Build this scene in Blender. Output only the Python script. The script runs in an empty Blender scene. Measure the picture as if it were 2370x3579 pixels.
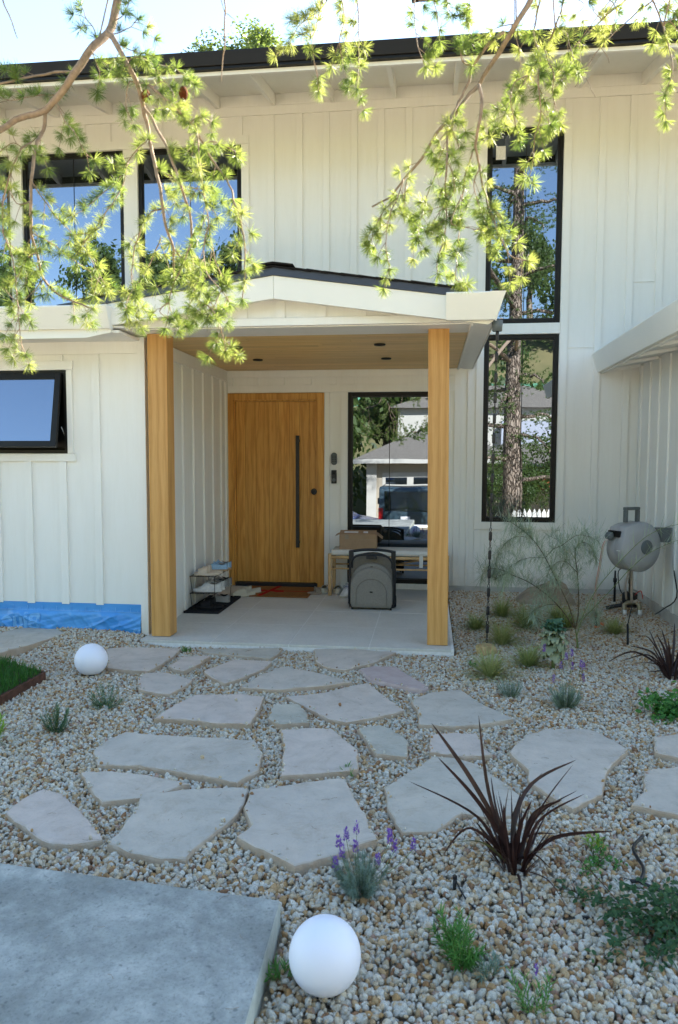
import bpy, bmesh, math, random
import numpy as np
from mathutils import Vector, Matrix, noise as mnoise
rnd = random.Random(7)
C = bpy.context.scene.collection
sc = bpy.context.scene
R = math.radians

# ---------------------------------------------------------------- camera
cam = bpy.data.cameras.new('camera'); camo = bpy.data.objects.new('camera', cam); C.objects.link(camo)
cam.sensor_fit = 'HORIZONTAL'; cam.sensor_width = 24; cam.lens = 1714/1568*24
cam.clip_start = .05; cam.clip_end = 500
camo.location = (0, 0, 1.46)
yaw, pit, rol = R(6.97), R(4.09), R(.15)
fw = Vector((-math.sin(yaw)*math.cos(pit), math.cos(yaw)*math.cos(pit), -math.sin(pit)))
rt = Vector((math.cos(yaw), math.sin(yaw), 0)); up = rt.cross(fw)
r2 = rt*math.cos(rol)+up*math.sin(rol); u2 = -rt*math.sin(rol)+up*math.cos(rol)
camo.rotation_euler = Matrix((r2, u2, -fw)).transposed().to_euler()
cam.dof.use_dof = True; cam.dof.focus_distance = 7.0; cam.dof.aperture_fstop = 6.3
sc.camera = camo
# ---------------------------------------------------------------- world and sun
SUN_EL, SUN_AZ = 36.0, 32.0       # azimuth measured from +Y (behind the house) towards +X
w = bpy.data.worlds.new('World'); sc.world = w; w.use_nodes = True
nt = w.node_tree; nt.nodes.clear()
sky = nt.nodes.new('ShaderNodeTexSky'); sky.sky_type = 'NISHITA'; sky.sun_disc = False
sky.sun_elevation = R(SUN_EL); sky.sun_rotation = R(SUN_AZ); sky.air_density = 1.0; sky.dust_density = .15; sky.ozone_density = 2.2
bg = nt.nodes.new('ShaderNodeBackground'); bg.inputs[1].default_value = .075
wo = nt.nodes.new('ShaderNodeOutputWorld')
tn = nt.nodes.new('ShaderNodeMix'); tn.data_type = 'RGBA'; tn.blend_type = 'MULTIPLY'; tn.inputs[0].default_value = 1; tn.inputs[7].default_value = (1, .945, .835, 1)
nt.links.new(sky.outputs[0], tn.inputs[6]); nt.links.new(tn.outputs[2], bg.inputs[0]); nt.links.new(bg.outputs[0], wo.inputs[0])
sl = bpy.data.lights.new('sun', 'SUN'); sl.energy = 5.0; sl.angle = R(.53); sl.color = (1, .90, .74)
so = bpy.data.objects.new('sun', sl); C.objects.link(so)
sd = Vector((math.sin(R(SUN_AZ))*math.cos(R(SUN_EL)), math.cos(R(SUN_AZ))*math.cos(R(SUN_EL)), math.sin(R(SUN_EL))))
so.rotation_euler = sd.to_track_quat('Z', 'Y').to_euler()
sc.view_settings.view_transform = 'Standard'; sc.view_settings.look = 'None'
sc.view_settings.exposure = 2.98; sc.view_settings.gamma = 1
sc.view_settings.use_curve_mapping = False
sc.render.engine = 'CYCLES'
sc.cycles.use_denoising = True
sc.cycles.max_bounces = 8; sc.cycles.diffuse_bounces = 4; sc.cycles.glossy_bounces = 3
sc.cycles.transmission_bounces = 3; sc.cycles.transparent_max_bounces = 6
sc.cycles.sample_clamp_indirect = 8

# ---------------------------------------------------------------- material helpers
class NT:
    def __init__(s, name):
        s.m = bpy.data.materials.new(name); s.m.use_nodes = True; s.t = s.m.node_tree
        s.t.nodes.clear(); s.out = s.n('OutputMaterial'); s.b = s.n('BsdfPrincipled')
        s.l(s.b.outputs[0], s.out.inputs[0])
    def n(s, typ, **kw):
        x = s.t.nodes.new('ShaderNode'+typ)
        for k, v in kw.items():
            if hasattr(x, k) and k not in ('inputs',): setattr(x, k, v)
            else: x.inputs[k].default_value = v
        return x
    def l(s, a, b): s.t.links.new(a, b); return s
    def obj(s, scale=(1, 1, 1), rand=0, world=False):
        mp = s.n('Mapping'); mp.inputs['Scale'].default_value = scale
        if world: s.l(s.n('NewGeometry').outputs['Position'], mp.inputs[0])
        else: s.l(s.n('TexCoord').outputs['Object'], mp.inputs[0])
        if rand:
            oi = s.n('ObjectInfo'); mm = s.n('Math', operation='MULTIPLY'); mm.inputs[1].default_value = rand
            s.l(oi.outputs['Random'], mm.inputs[0]); s.l(mm.outputs[0], mp.inputs['Location'])
        return mp.outputs[0]
    def noise(s, vec, scale, detail=4, rough=.55, dist=0, out='Fac'):
        x = s.n('TexNoise'); x.inputs['Scale'].default_value = scale; x.inputs['Detail'].default_value = detail
        x.inputs['Roughness'].default_value = rough; x.inputs['Distortion'].default_value = dist
        s.l(vec, x.inputs['Vector']); return x.outputs[out]
    def ramp(s, fac, stops):
        x = s.n('ValToRGB'); e = x.color_ramp.elements
        while len(e) < len(stops): e.new(.5)
        for i, (p, c) in enumerate(stops):
            e[i].position = p; e[i].color = (*c, 1) if len(c) == 3 else c
        s.l(fac, x.inputs[0]); return x.outputs[0]
    def mix(s, f, a, b, typ='MIX'):
        x = s.n('Mix', data_type='RGBA', blend_type=typ)
        for sock, v in ((x.inputs[0], f), (x.inputs[6], a), (x.inputs[7], b)):
            if isinstance(v, (int, float)): sock.default_value = v
            elif isinstance(v, tuple): sock.default_value = (*v, 1)
            else: s.l(v, sock)
        return x.outputs[2]
    def bump(s, h, strength=.3, dist=.01):
        x = s.n('Bump'); x.inputs['Strength'].default_value = strength; x.inputs['Distance'].default_value = dist
        s.l(h, x.inputs['Height']); s.l(x.outputs[0], s.b.inputs['Normal']); return s
    def fin(s, col=None, rough=.6, spec=.4, metal=0):
        if col is not None:
            if isinstance(col, tuple): s.b.inputs['Base Color'].default_value = (*col, 1)
            else: s.l(col, s.b.inputs['Base Color'])
        if isinstance(rough, (int, float)): s.b.inputs['Roughness'].default_value = rough
        else: s.l(rough, s.b.inputs['Roughness'])
        s.b.inputs['Specular IOR Level'].default_value = spec; s.b.inputs['Metallic'].default_value = metal
        return s.m
M = {}
def simple(name, c, var=.12, scale=12, rough=.6, spec=.4, bump=.15, bd=.004, stretch=(1, 1, 1), rand=0, metal=0, detail=5):
    s = NT(name); v = s.obj(stretch, rand)
    f = s.noise(v, scale, detail)
    lo = tuple(max(0, x*(1-var)) for x in c); hi = tuple(min(1, x*(1+var)) for x in c)
    col = s.ramp(f, [(.3, lo), (.7, hi)])
    if bump: s.bump(s.noise(v, scale*5, 4), bump, bd)
    M[name] = s.fin(col, rough, spec, metal); return M[name]

s = NT('white_paint'); v = s.obj((1, 1, .35)); f = s.noise(v, 1.7, 5)
col = s.ramp(f, [(.3, (.80, .79, .74)), (.7, (.84, .83, .785))])
sx = s.n('SeparateXYZ'); s.l(s.n('NewGeometry').outputs['Position'], sx.inputs[0])
dz_ = s.n('Math', operation='MULTIPLY_ADD'); s.l(s.noise(v, 14, 6, .75), dz_.inputs[0]); dz_.inputs[1].default_value = .5; s.l(sx.outputs[2], dz_.inputs[2])
col = s.mix(s.ramp(dz_.outputs[0], [(.25, (.35, .35, .35)), (.48, (0, 0, 0))]), col, (.45, .38, .28))
col = s.mix(.35, col, s.ramp(s.noise(s.obj((3, 3, .25)), 6, 7, .75), [(.3, (.90, .885, .85)), (.55, (1, 1, 1))]), 'MULTIPLY')
fs = s.noise(s.obj((40, 40, 3)), 3, 4)
s.bump(fs, .12, .002); M['white'] = s.fin(col, .5, .35)
simple('gutter_paint', (.79, .775, .70), .03, 2, .38, .45, .03)
simple('dark_metal', (.016, .0145, .014), .15, 4, .6, .25, .05)
simple('navy_metal', (.035, .045, .07), .15, 4, .4, .5, .05)
simple('black_frame', (.006, .0055, .005), .2, 6, .45, .28, 0)
simple('black_plastic', (.012, .012, .014), .2, 20, .45, .4, .1)
simple('black_iron', (.011, .010, .010), .3, 30, .5, .5, .3)
simple('rubber', (.018, .019, .022), .3, 40, .8, .2, .4)
simple('light_wood', (.62, .40, .19), .15, 14, .5, .35, .15, stretch=(1, 1, 1))
simple('cushion', (.68, .65, .58), .04, 60, .9, .1, .5, .002)
simple('stroller_fabric', (.235, .215, .185), .10, 90, .9, .15, .5, .002)
simple('stroller_dark', (.17, .15, .122), .1, 90, .9, .15, .5, .002)
simple('cardboard', (.36, .235, .14), .06, 25, .85, .15, .15, .002)
simple('label_paper', (.75, .73, .72), .1, 60, .7, .2, 0)
simple('reel_grey', (.35, .355, .36), .05, 9, .5, .4, .05)
simple('reel_dark', (.11, .125, .125), .1, 9, .55, .35, .05)
simple('hose_beige', (.58, .50, .44), .08, 20, .5, .4, .05)
simple('hose_red', (.62, .10, .06), .1, 20, .5, .4, 0)
simple('orange', (.85, .11, .015), .1, 20, .5, .4, 0)
simple('pvc_white', (.7, .69, .66), .1, 30, .5, .4, .05)
simple('brass', (.35, .30, .20), .25, 20, .4, .5, .1, metal=.6)
simple('rack_wire', (.02, .018, .017), .2, 20, .5, .4, 0)
simple('shoe_cream', (.68, .57, .45), .05, 30, .75, .25, .1)
simple('shoe_blue', (.30, .46, .62), .1, 60, .85, .15, .3, .002)
simple('shoe_white', (.62, .61, .58), .1, 40, .75, .2, .3, .002)
simple('shoe_grey', (.30, .29, .27), .12, 40, .85, .15, .3, .002)
simple('shoe_gum', (.40, .27, .14), .1, 30, .7, .3, 0)
simple('shoe_clog', (.50, .46, .36), .08, 30, .75, .25, .1)
simple('shoe_navy', (.03, .04, .16), .1, 40, .8, .2, 0)
simple('shoe_black', (.018, .017, .018), .2, 40, .8, .2, .2)
simple('concrete_foot', (.50, .48, .44), .2, 6, .9, .2, .6, .01)
simple('boulder', (.34, .27, .20), .35, 5, .9, .2, .9, .02)
simple('yellow_rock', (.48, .33, .16), .4, 14, .85, .25, .8, .01)
simple('mat_coir', (.30, .14, .05), .3, 160, 1, .05, 1, .006)
simple('mat_red', (.42, .02, .015), .2, 160, 1, .05, 1, .006)
simple('edging', (.095, .045, .03), .35, 25, .85, .2, .4, .005)
simple('roof_shingle', (.022, .019, .018), .5, 60, .95, .1, 1, .01)
simple('soil', (.10, .075, .05), .4, 12, 1, .1, 1, .02)
simple('bark_twig', (.26, .19, .135), .3, 60, .85, .2, .6, .003)
simple('cone', (.17, .045, .015), .4, 90, .9, .1, 1, .01)
simple('stem_green', (.16, .20, .07), .3, 40, .7, .2, .2)
simple('stem_brown', (.10, .075, .04), .3, 40, .8, .2, .2)
simple('neighbour_wall', (.36, .31, .235), .06, 3, .8, .2, .1)
simple('neighbour_trim', (.46, .44, .39), .05, 3, .7, .3, 0)
simple('neighbour_blue', (.34, .36, .42), .08, 3, .8, .2, .1)
simple('neighbour_roof', (.21, .19, .165), .4, 14, .95, .1, 1, .03, stretch=(1, 3, 3))
simple('red_wood', (.30, .10, .04), .25, 6, .8, .2, .2)
simple('van_paint', (.035, .06, .075), .1, 2, .25, .6, 0)
simple('car_blue', (.02, .05, .20), .1, 2, .15, .7, 0)
simple('tail_red', (.35, .01, .01), .1, 5, .3, .5, 0)
simple('chrome', (.6, .6, .6), .05, 5, .2, .6, 0, metal=.9)
simple('asphalt', (.055, .053, .05), .3, 20, .9, .2, .5, .01)
simple('warm_bounce', (.60, .50, .26), .15, 3, .9, .2, .5, .01)  # straw tone picked to warm the sunlight bounced at the house
simple('green_netting', (.10, .26, .17), .15, 2, .9, .1, .3, .02)
simple('picket_white', (.8, .79, .77), .05, 5, .6, .3, 0)

# wood: long grain on z with cathedral figure
def wood(name, dark, mid, light, axis='z', ring=7., rough=.45, knots=False, rand=9., fine=1., dist=6.):
    s = NT(name)
    st = {'z': (1, 1, .10), 'x': (.10, 1, 1), 'y': (1, .1, 1)}[axis]
    v = s.obj(st, rand)
    wv = s.n('TexWave', wave_type='BANDS', bands_direction='X' if axis != 'x' else 'Y')
    if axis == 'x': wv.bands_direction = 'Y'
    wv.inputs['Scale'].default_value = ring; wv.inputs['Distortion'].default_value = dist
    wv.inputs['Detail'].default_value = 3; wv.inputs['Detail Scale'].default_value = 1.6; wv.inputs['Detail Roughness'].default_value = .6
    s.l(v, wv.inputs[0])
    st2 = {'z': (1, 1, .03), 'x': (.03, 1, 1), 'y': (1, .03, 1)}[axis]
    v2 = s.obj(st2, rand); fn = s.noise(v2, 160*fine, 4, .7)
    big = s.noise(s.obj(st, rand*1.7), 3, 3)
    c1 = s.ramp(wv.outputs['Fac'], [(.0, dark), (.35, mid), (1, light)])
    c2 = s.mix(.45, c1, s.ramp(fn, [(.35, dark), (.6, light)]), 'MIX')
    c3 = s.mix(.5, c2, s.ramp(big, [(.3, (.70, .70, .70)), (.7, (1.15, 1.12, 1.08))]), 'MULTIPLY')
    if knots:
        vo = s.n('TexVoronoi'); vo.inputs['Scale'].default_value = 4.5
        s.l(s.obj((.9, 1.6, 1), 0), vo.inputs['Vector'])
        k = s.ramp(vo.outputs['Distance'], [(.0, (.35, .30, .25)), (.075, (1, 1, 1))])
        c3 = s.mix(.8, c3, k, 'MULTIPLY')
    s.bump(fn, .12, .001)
    M[name] = s.fin(c3, rough, .35)
wood('oak', (.44, .185, .03), (.60, .29, .058), (.68, .36, .085), ring=5, dist=14)
wood('fir_post', (.46, .225, .062), (.56, .295, .088), (.62, .35, .12), ring=5, dist=7)
wood('cedar_ceiling', (.60, .36, .12), (.80, .54, .22), (.88, .64, .29), axis='x', ring=5, knots=True, dist=4)

# glass: dark room behind, mirror on top
s = NT('window_glass'); gl = s.n('BsdfGlossy'); gl.inputs['Roughness'].default_value = .0
gl.inputs['Color'].default_value = (.64, .75, .95, 1)
df = s.n('BsdfDiffuse'); df.inputs['Color'].default_value = (.012, .014, .012, 1)
bp = s.n('Bump'); bp.inputs['Strength'].default_value = .05; bp.inputs['Distance'].default_value = .01
s.l(s.noise(s.obj((1, 1, 1)), 1.6, 1), bp.inputs['Height']); s.l(bp.outputs[0], gl.inputs['Normal'])
mx = s.n('MixShader'); mx.inputs[0].default_value = .27
s.l(df.outputs[0], mx.inputs[1]); s.l(gl.outputs[0], mx.inputs[2]); s.l(mx.outputs[0], s.out.inputs[0])
M['glass'] = s.m

# lamp globe: milky plastic
s = NT('globe_plastic'); s.b.inputs['Subsurface Weight'].default_value = .3; s.b.inputs['Subsurface Radius'].default_value = (.05, .05, .06)
M['globe'] = s.fin((.80, .80, .86), .45, .35)

# flagstone
s = NT('flagstone'); v = s.obj((1, 1, 1), 7.)
f1 = s.noise(v, 2.2, 5); f2 = s.noise(v, 9, 6, .65); f3 = s.noise(v, 60, 3)
oi = s.n('ObjectInfo')
base = s.ramp(oi.outputs['Random'], [(0, (.47, .44, .36)), (.3, (.55, .485, .41)), (.6, (.58, .49, .42)), (1, (.50, .455, .385))])
c = s.mix(.45, base, s.ramp(f1, [(.3, (.78, .80, .82)), (.7, (1.12, 1.06, 1.02))]), 'MULTIPLY')
c = s.mix(.6, c, s.ramp(f2, [(.25, (.80, .78, .76)), (.6, (1.04, 1.03, 1.02))]), 'MULTIPLY')
c = s.mix(.5, c, s.ramp(s.noise(v, 4, 8, .8, 1.5), [(.34, (.70, .66, .60)), (.5, (1, 1, 1)), (.62, (1.10, 1.08, 1.06))]), 'MULTIPLY')
sp = s.ramp(s.noise(v, 30, 2), [(.68, (1, 1, 1)), (.78, (.72, .66, .6))])
c = s.mix(.6, c, sp, 'MULTIPLY')
ad = s.n('Math', operation='ADD'); s.l(f2, ad.inputs[0]); s.l(f3, ad.inputs[1])
s.bump(ad.outputs[0], .5, .010)
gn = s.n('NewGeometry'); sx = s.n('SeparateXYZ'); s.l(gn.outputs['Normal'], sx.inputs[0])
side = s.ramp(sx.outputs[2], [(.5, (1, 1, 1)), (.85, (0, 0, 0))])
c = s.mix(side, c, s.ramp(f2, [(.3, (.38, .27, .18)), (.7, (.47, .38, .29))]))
M['flag'] = s.fin(c, .8, .25)
s = NT('flagstone_pink'); v = s.obj(); f2 = s.noise(v, 9, 6, .65)
M['flag_pink'] = s.bump(f2, .25, .006).fin(s.ramp(f2, [(.3, (.42, .31, .28)), (.7, (.52, .42, .38))]), .8, .25)

# porch tile
s = NT('porch_tile'); v = s.obj((1, 1, 1), 5.); f1 = s.noise(v, 3, 6, .6); f2 = s.noise(v, 45, 3)
c = s.mix(.55, s.ramp(f1, [(.3, (.54, .515, .46)), (.7, (.61, .585, .53))]), s.ramp(f2, [(.3, (.85, .85, .84)), (.6, (1.03, 1.03, 1.02))]), 'MULTIPLY')
M['tile'] = s.bump(f2, .08, .002).fin(c, .55, .3)
simple('grout', (.72, .70, .66), .1, 30, .9, .1, .2)

# concrete landing: blue grey, pale worn patches
s = NT('worn_concrete'); v = s.obj((1, 1, 1))
f1 = s.noise(v, 3.4, 9, .72, .2); f2 = s.noise(v, 22, 6, .7); f3 = s.noise(v, 90, 3)
c = s.ramp(f1, [(.34, (.225, .23, .205)), (.47, (.29, .295, .27)), (.56, (.36, .365, .335)), (.68, (.50, .495, .45))])
c = s.mix(.7, c, s.ramp(f2, [(.3, (.80, .81, .82)), (.72, (1.22, 1.22, 1.2))]), 'MULTIPLY')
c = s.mix(.8, c, s.ramp(s.noise(v, 38, 2), [(.28, (.55, .57, .58)), (.36, (1, 1, 1))]), 'MULTIPLY')
c = s.mix(.55, c, s.ramp(s.noise(v, 120, 3, .7), [(.34, (.62, .62, .60)), (.44, (1, 1, 1)), (.68, (1.15, 1.15, 1.13))]), 'MULTIPLY')
cr = s.n('TexVoronoi', feature='DISTANCE_TO_EDGE'); cr.inputs['Scale'].default_value = .55; s.l(s.mix(.10, v, s.noise(v, 3, 5, .7, out='Color')), cr.inputs['Vector'])
c = s.mix(.7, c, s.ramp(cr.outputs['Distance'], [(0, (.45, .44, .42)), (.004, (1, 1, 1))]), 'MULTIPLY')
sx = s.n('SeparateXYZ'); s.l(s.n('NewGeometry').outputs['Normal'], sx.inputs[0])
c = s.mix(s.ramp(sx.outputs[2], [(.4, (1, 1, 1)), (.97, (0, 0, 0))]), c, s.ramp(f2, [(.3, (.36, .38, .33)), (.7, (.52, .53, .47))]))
ad = s.n('Math', operation='ADD'); s.l(f2, ad.inputs[0]); s.l(f3, ad.inputs[1])
M['slab'] = s.bump(ad.outputs[0], .35, .005).fin(c, .75, .3)

# gravel stone: colour per stone, speckled in world space
s = NT('gravel_stone'); oi = s.n('ObjectInfo'); wp = s.n('NewGeometry').outputs['Position']
base = s.ramp(oi.outputs['Random'], [(0, (.61, .565, .48)), (.22, (.67, .625, .545)), (.42, (.53, .495, .42)), (.58, (.62, .53, .40)), (.72, (.55, .42, .27)), (.86, (.45, .27, .12)), (.95, (.25, .13, .07)), (1, (.50, .35, .28))])
wn = s.n('TexWhiteNoise', noise_dimensions='1D'); s.l(oi.outputs['Random'], wn.inputs['W'])
c = s.mix(.6, base, s.ramp(wn.outputs['Value'], [(0, (.72, .74, .76)), (1, (1.15, 1.13, 1.08))]), 'MULTIPLY')
st = s.noise(wp, 55, 4, .6)
c = s.mix(s.ramp(st, [(.52, (0, 0, 0)), (.68, (.75, .75, .75))]), c, (.42, .25, .10))
spk = s.noise(wp, 420, 2, .6)
c = s.mix(.75, c, s.ramp(spk, [(.36, (.38, .37, .36)), (.46, (1, 1, 1))]), 'MULTIPLY')
M['gravel'] = s.bump(s.noise(wp, 260, 3), .5, .003).fin(c, .8, .25)
# base sheet under the stones and the land around
s = NT('ground_earth'); v = s.obj(); f = s.noise(v, 3, 8, .7); f2 = s.noise(v, 50, 4)
c = s.ramp(f, [(.3, (.30, .24, .17)), (.7, (.44, .38, .29))])
c = s.mix(.6, c, s.ramp(f2, [(.3, (.6, .6, .6)), (.7, (1.2, 1.2, 1.2))]), 'MULTIPLY')
M['earth'] = s.bump(f2, .8, .02).fin(c, .95, .1)
s = NT('dry_hill'); v = s.obj(); f = s.noise(v, .15, 6, .6)
M['hill'] = s.fin(s.ramp(f, [(.3, (.07, .085, .035)), (.7, (.19, .16, .08))]), 1, .05)

def leafmat(name, c1, c2, trans=.4, tcol=None, scale=6, rough=.5, rand=True):
    s = NT(name); f = s.noise(s.obj(), scale, 3)
    col = s.ramp(f, [(.3, c1), (.7, c2)])
    if rand:
        oi = s.n('ObjectInfo'); col = s.mix(.5, col, s.ramp(oi.outputs['Random'], [(0, (.75, .8, .8)), (1, (1.25, 1.2, 1.1))]), 'MULTIPLY')
    s.fin(col, rough, .3)
    if trans:
        tr = s.n('BsdfTranslucent'); tr.inputs[0].default_value = (*(tcol or tuple(min(1, x*2.2) for x in c2)), 1)
        mx = s.n('MixShader'); mx.inputs[0].default_value = trans
        s.l(s.b.outputs[0], mx.inputs[1]); s.l(tr.outputs[0], mx.inputs[2]); s.l(mx.outputs[0], s.out.inputs[0])
    M[name] = s.m; return s.m
s = NT('needle'); f = s.noise(s.obj(), 3.2, 3, .7); oi = s.n('ObjectInfo'); ad = s.n('Math', operation='ADD'); mm = s.n('Math', operation='MULTIPLY'); mm.inputs[1].default_value = .35
s.l(oi.outputs['Random'], mm.inputs[0]); s.l(f, ad.inputs[0]); s.l(mm.outputs[0], ad.inputs[1])
col = s.ramp(ad.outputs[0], [(.42, (.035, .075, .02)), (.62, (.10, .155, .038)), (.82, (.20, .24, .07))]); s.fin(col, .55, .3)
tr = s.n('BsdfTranslucent'); s.l(s.ramp(ad.outputs[0], [(.42, (.08, .16, .03)), (.62, (.27, .36, .065)), (.85, (.52, .55, .14))]), tr.inputs[0])
mx = s.n('MixShader'); mx.inputs[0].default_value = .42; s.l(s.b.outputs[0], mx.inputs[1]); s.l(tr.outputs[0], mx.inputs[2]); s.l(mx.outputs[0], s.out.inputs[0]); M['needle'] = s.m
leafmat('needle_far', (.035, .07, .018), (.08, .13, .03), .35, (.25, .34, .07), 3)
leafmat('lavender_leaf', (.13, .19, .15), (.23, .30, .235), .2, None, 30)
leafmat('lavender_flower', (.12, .05, .26), (.22, .10, .40), .2, None, 50)
leafmat('variegated_grass', (.22, .26, .08), (.52, .52, .24), .3, (.5, .55, .2), 60)
leafmat('green_grass_leaf', (.18, .23, .07), (.38, .42, .18), .3, (.3, .4, .1), 60)
leafmat('blue_fescue', (.17, .24, .22), (.30, .37, .33), .2, None, 60)
leafmat('flax_leaf', (.022, .012, .011), (.060, .032, .028), .12, (.12, .03, .02), 14, .35)
leafmat('flax_red', (.16, .03, .012), (.26, .06, .02), .2, (.4, .1, .04), 14, .4)
leafmat('flax_olive', (.05, .055, .02), (.12, .12, .04), .2, (.2, .2, .05), 14, .4)
leafmat('acacia_leaf', (.26, .33, .23), (.42, .50, .37), .25, (.35, .42, .25), 20)
leafmat('kale_leaf', (.27, .31, .17), (.42, .45, .30), .25, (.35, .4, .2), 20)
leafmat('kale_core', (.055, .13, .075), (.11, .20, .12), .2, (.15, .3, .15), 20)
leafmat('lawn_blade', (.020, .075, .012), (.045, .14, .025), .3, (.1, .3, .04), 20)
leafmat('herb_green', (.035, .13, .03), (.09, .24, .05), .3, (.2, .45, .08), 40)
leafmat('shrub_green', (.025, .07, .03), (.06, .13, .05), .25, (.1, .25, .06), 30)
leafmat('rosemary', (.045, .11, .06), (.10, .19, .11), .2, (.15, .3, .15), 40)
leafmat('bright_leaf', (.10, .22, .02), (.24, .38, .05), .35, (.4, .6, .08), 30)
leafmat('oak_leaf', (.025, .055, .012), (.08, .12, .03), .3, (.2, .28, .05), 1)

s = NT('cedar_bark'); v = s.obj((1, 1, .3)); vo = s.n('TexVoronoi', feature='DISTANCE_TO_EDGE'); vo.inputs['Scale'].default_value = 22
dv = s.mix(.12, v, s.noise(v, 8, 3, out='Color')); s.l(dv, vo.inputs['Vector'])
f = s.ramp(vo.outputs['Distance'], [(0, (0, 0, 0)), (.18, (1, 1, 1))])
c = s.mix(f, (.05, .035, .025), s.ramp(s.noise(v, 25, 4), [(.3, (.20, .15, .11)), (.7, (.38, .31, .25))]))
M['bark'] = s.bump(f, 1, .03).fin(c, .95, .1)

s = NT('blue_membrane'); v = s.obj(); f = s.noise(v, 3, 4)
M['membrane'] = s.fin(s.ramp(f, [(.3, (.05, .27, .66)), (.7, (.10, .36, .74))]), .3, .5)
simple('membrane_print', (.16, .42, .76), .05, 8, .35, .5, 0)

# ---------------------------------------------------------------- object helpers
def link(name, me, mat=None, parent=None, smooth=False):
    o = bpy.data.objects.new(name, me); C.objects.link(o)
    if parent is not None: o.parent = parent
    if mat is not None and not me.materials:
        for m in (mat if isinstance(mat, (list, tuple)) else [mat]): me.materials.append(M[m] if isinstance(m, str) else m)
    if smooth: me.polygons.foreach_set('use_smooth', [True]*len(me.polygons))
    return o
def tag(o, label=None, cat=None, group=None, kind=None):
    for k, v in (('label', label), ('category', cat), ('group', group), ('kind', kind)):
        if v: o[k] = v
    return o
def empty(name, loc=(0, 0, 0), rz=0, parent=None):
    o = bpy.data.objects.new(name, None); C.objects.link(o); o.location = loc; o.rotation_euler = (0, 0, rz)
    o.empty_display_size = .1
    if parent: o.parent = parent
    return o
class MB:
    def __init__(s): s.v = []; s.f = []; s.mi = []; s.cur = 0
    def add(s, vs, fs):
        b = len(s.v); s.v += [tuple(x) for x in vs]; s.f += [tuple(i+b for i in f) for f in fs]; s.mi += [s.cur]*len(fs); return s
    def box(s, x0, x1, y0, y1, z0, z1, T=None):
        vs = [(x, y, z) for z in (z0, z1) for y in (y0, y1) for x in (x0, x1)]
        if T: vs = [tuple(T @ Vector(p)) for p in vs]
        return s.add(vs, [(0, 2, 3, 1), (4, 5, 7, 6), (0, 1, 5, 4), (2, 6, 7, 3), (0, 4, 6, 2), (1, 3, 7, 5)])
    def prism(s, poly, a0, a1, axis='y', T=None):
        n = len(poly)
        def P(p, a):
            return {'y': (p[0], a, p[1]), 'x': (a, p[0], p[1]), 'z': (p[0], p[1], a)}[axis]
        vs = [P(p, a0) for p in poly]+[P(p, a1) for p in poly]
        if T: vs = [tuple(T @ Vector(p)) for p in vs]
        fs = [tuple(range(n))[::-1], tuple(range(n, 2*n))]+[(i, (i+1) % n, n+(i+1) % n, n+i) for i in range(n)]
        return s.add(vs, fs)
    def tube(s, pts, r, n=6, r1=None, cap=True):
        pts = [Vector(p) for p in pts]; k = len(pts); r1 = r if r1 is None else r1
        vs = []; fs = []; u = None
        for i, p in enumerate(pts):
            t = (pts[min(i+1, k-1)]-pts[max(i-1, 0)])
            t = t.normalized() if t.length > 1e-9 else Vector((0, 0, 1))
            if u is None: u = t.orthogonal().normalized()
            else:
                u = (u-t*u.dot(t)); u = u.normalized() if u.length > 1e-6 else t.orthogonal().normalized()
            w_ = t.cross(u); rr = (r[i] if isinstance(r, (list, tuple)) else r+(r1-r)*i/max(1, k-1))
            for j in range(n):
                a = 2*math.pi*j/n; vs.append(p+u*math.cos(a)*rr+w_*math.sin(a)*rr)
        for i in range(k-1):
            for j in range(n):
                a = i*n+j; b = i*n+(j+1) % n; fs.append((a, b, b+n, a+n))
        if cap: fs += [tuple(range(n))[::-1], tuple(range((k-1)*n, k*n))]
        return s.add(vs, fs)
    def lathe(s, prof, n=20, c=(0, 0, 0), T=None):
        vs = []; fs = []
        for r, z in prof:
            for j in range(n):
                a = 2*math.pi*j/n; p = Vector((c[0]+r*math.cos(a), c[1]+r*math.sin(a), c[2]+z)); vs.append(T @ p if T else p)
        k = len(prof)
        for i in range(k-1):
            for j in range(n):
                a = i*n+j; b = i*n+(j+1) % n; fs.append((a, b, b+n, a+n))
        if prof[0][0] > 1e-6: fs.append(tuple(range(n))[::-1])
        if prof[-1][0] > 1e-6: fs.append(tuple(range((k-1)*n, k*n)))
        return s.add(vs, fs)
    def build(s, name, mat, parent=None, smooth=False, bevel=0):
        me = bpy.data.meshes.new(name); me.from_pydata([tuple(x) for x in s.v], [], s.f)
        if isinstance(mat, (list, tuple)):
            for m in mat: me.materials.append(M[m])
            me.polygons.foreach_set('material_index', s.mi)
        me.update()
        if bevel:
            bm = bmesh.new(); bm.from_mesh(me)
            bmesh.ops.bevel(bm, geom=[e for e in bm.edges if len(e.link_faces) == 2 and e.calc_face_angle(0) > .5], offset=bevel, segments=2, affect='EDGES', profile=.6)
            bm.to_mesh(me); bm.free()
        o = link(name, me, None if isinstance(mat, (list, tuple)) else mat, parent)
        if smooth: me.polygons.foreach_set('use_smooth', [True]*len(me.polygons))
        return o
def box(name, mat, parent, *a, bevel=0): return MB().box(*a).build(name, mat, parent, bevel=bevel)
def smoothpath(pts, k=4):
    P = [Vector(p) for p in pts]; out = []
    for i in range(len(P)-1):
        p0 = P[max(i-1, 0)]; p1 = P[i]; p2 = P[i+1]; p3 = P[min(i+2, len(P)-1)]
        for j in range(k):
            t = j/k; out.append(.5*((2*p1)+(p2-p0)*t+(2*p0-5*p1+4*p2-p3)*t*t+(3*p1-p0-3*p2+p3)*t**3))
    out.append(P[-1]); return out
def sm(x, a, b):
    t = min(1, max(0, (x-a)/(b-a))); return t*t*(3-2*t)

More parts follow.
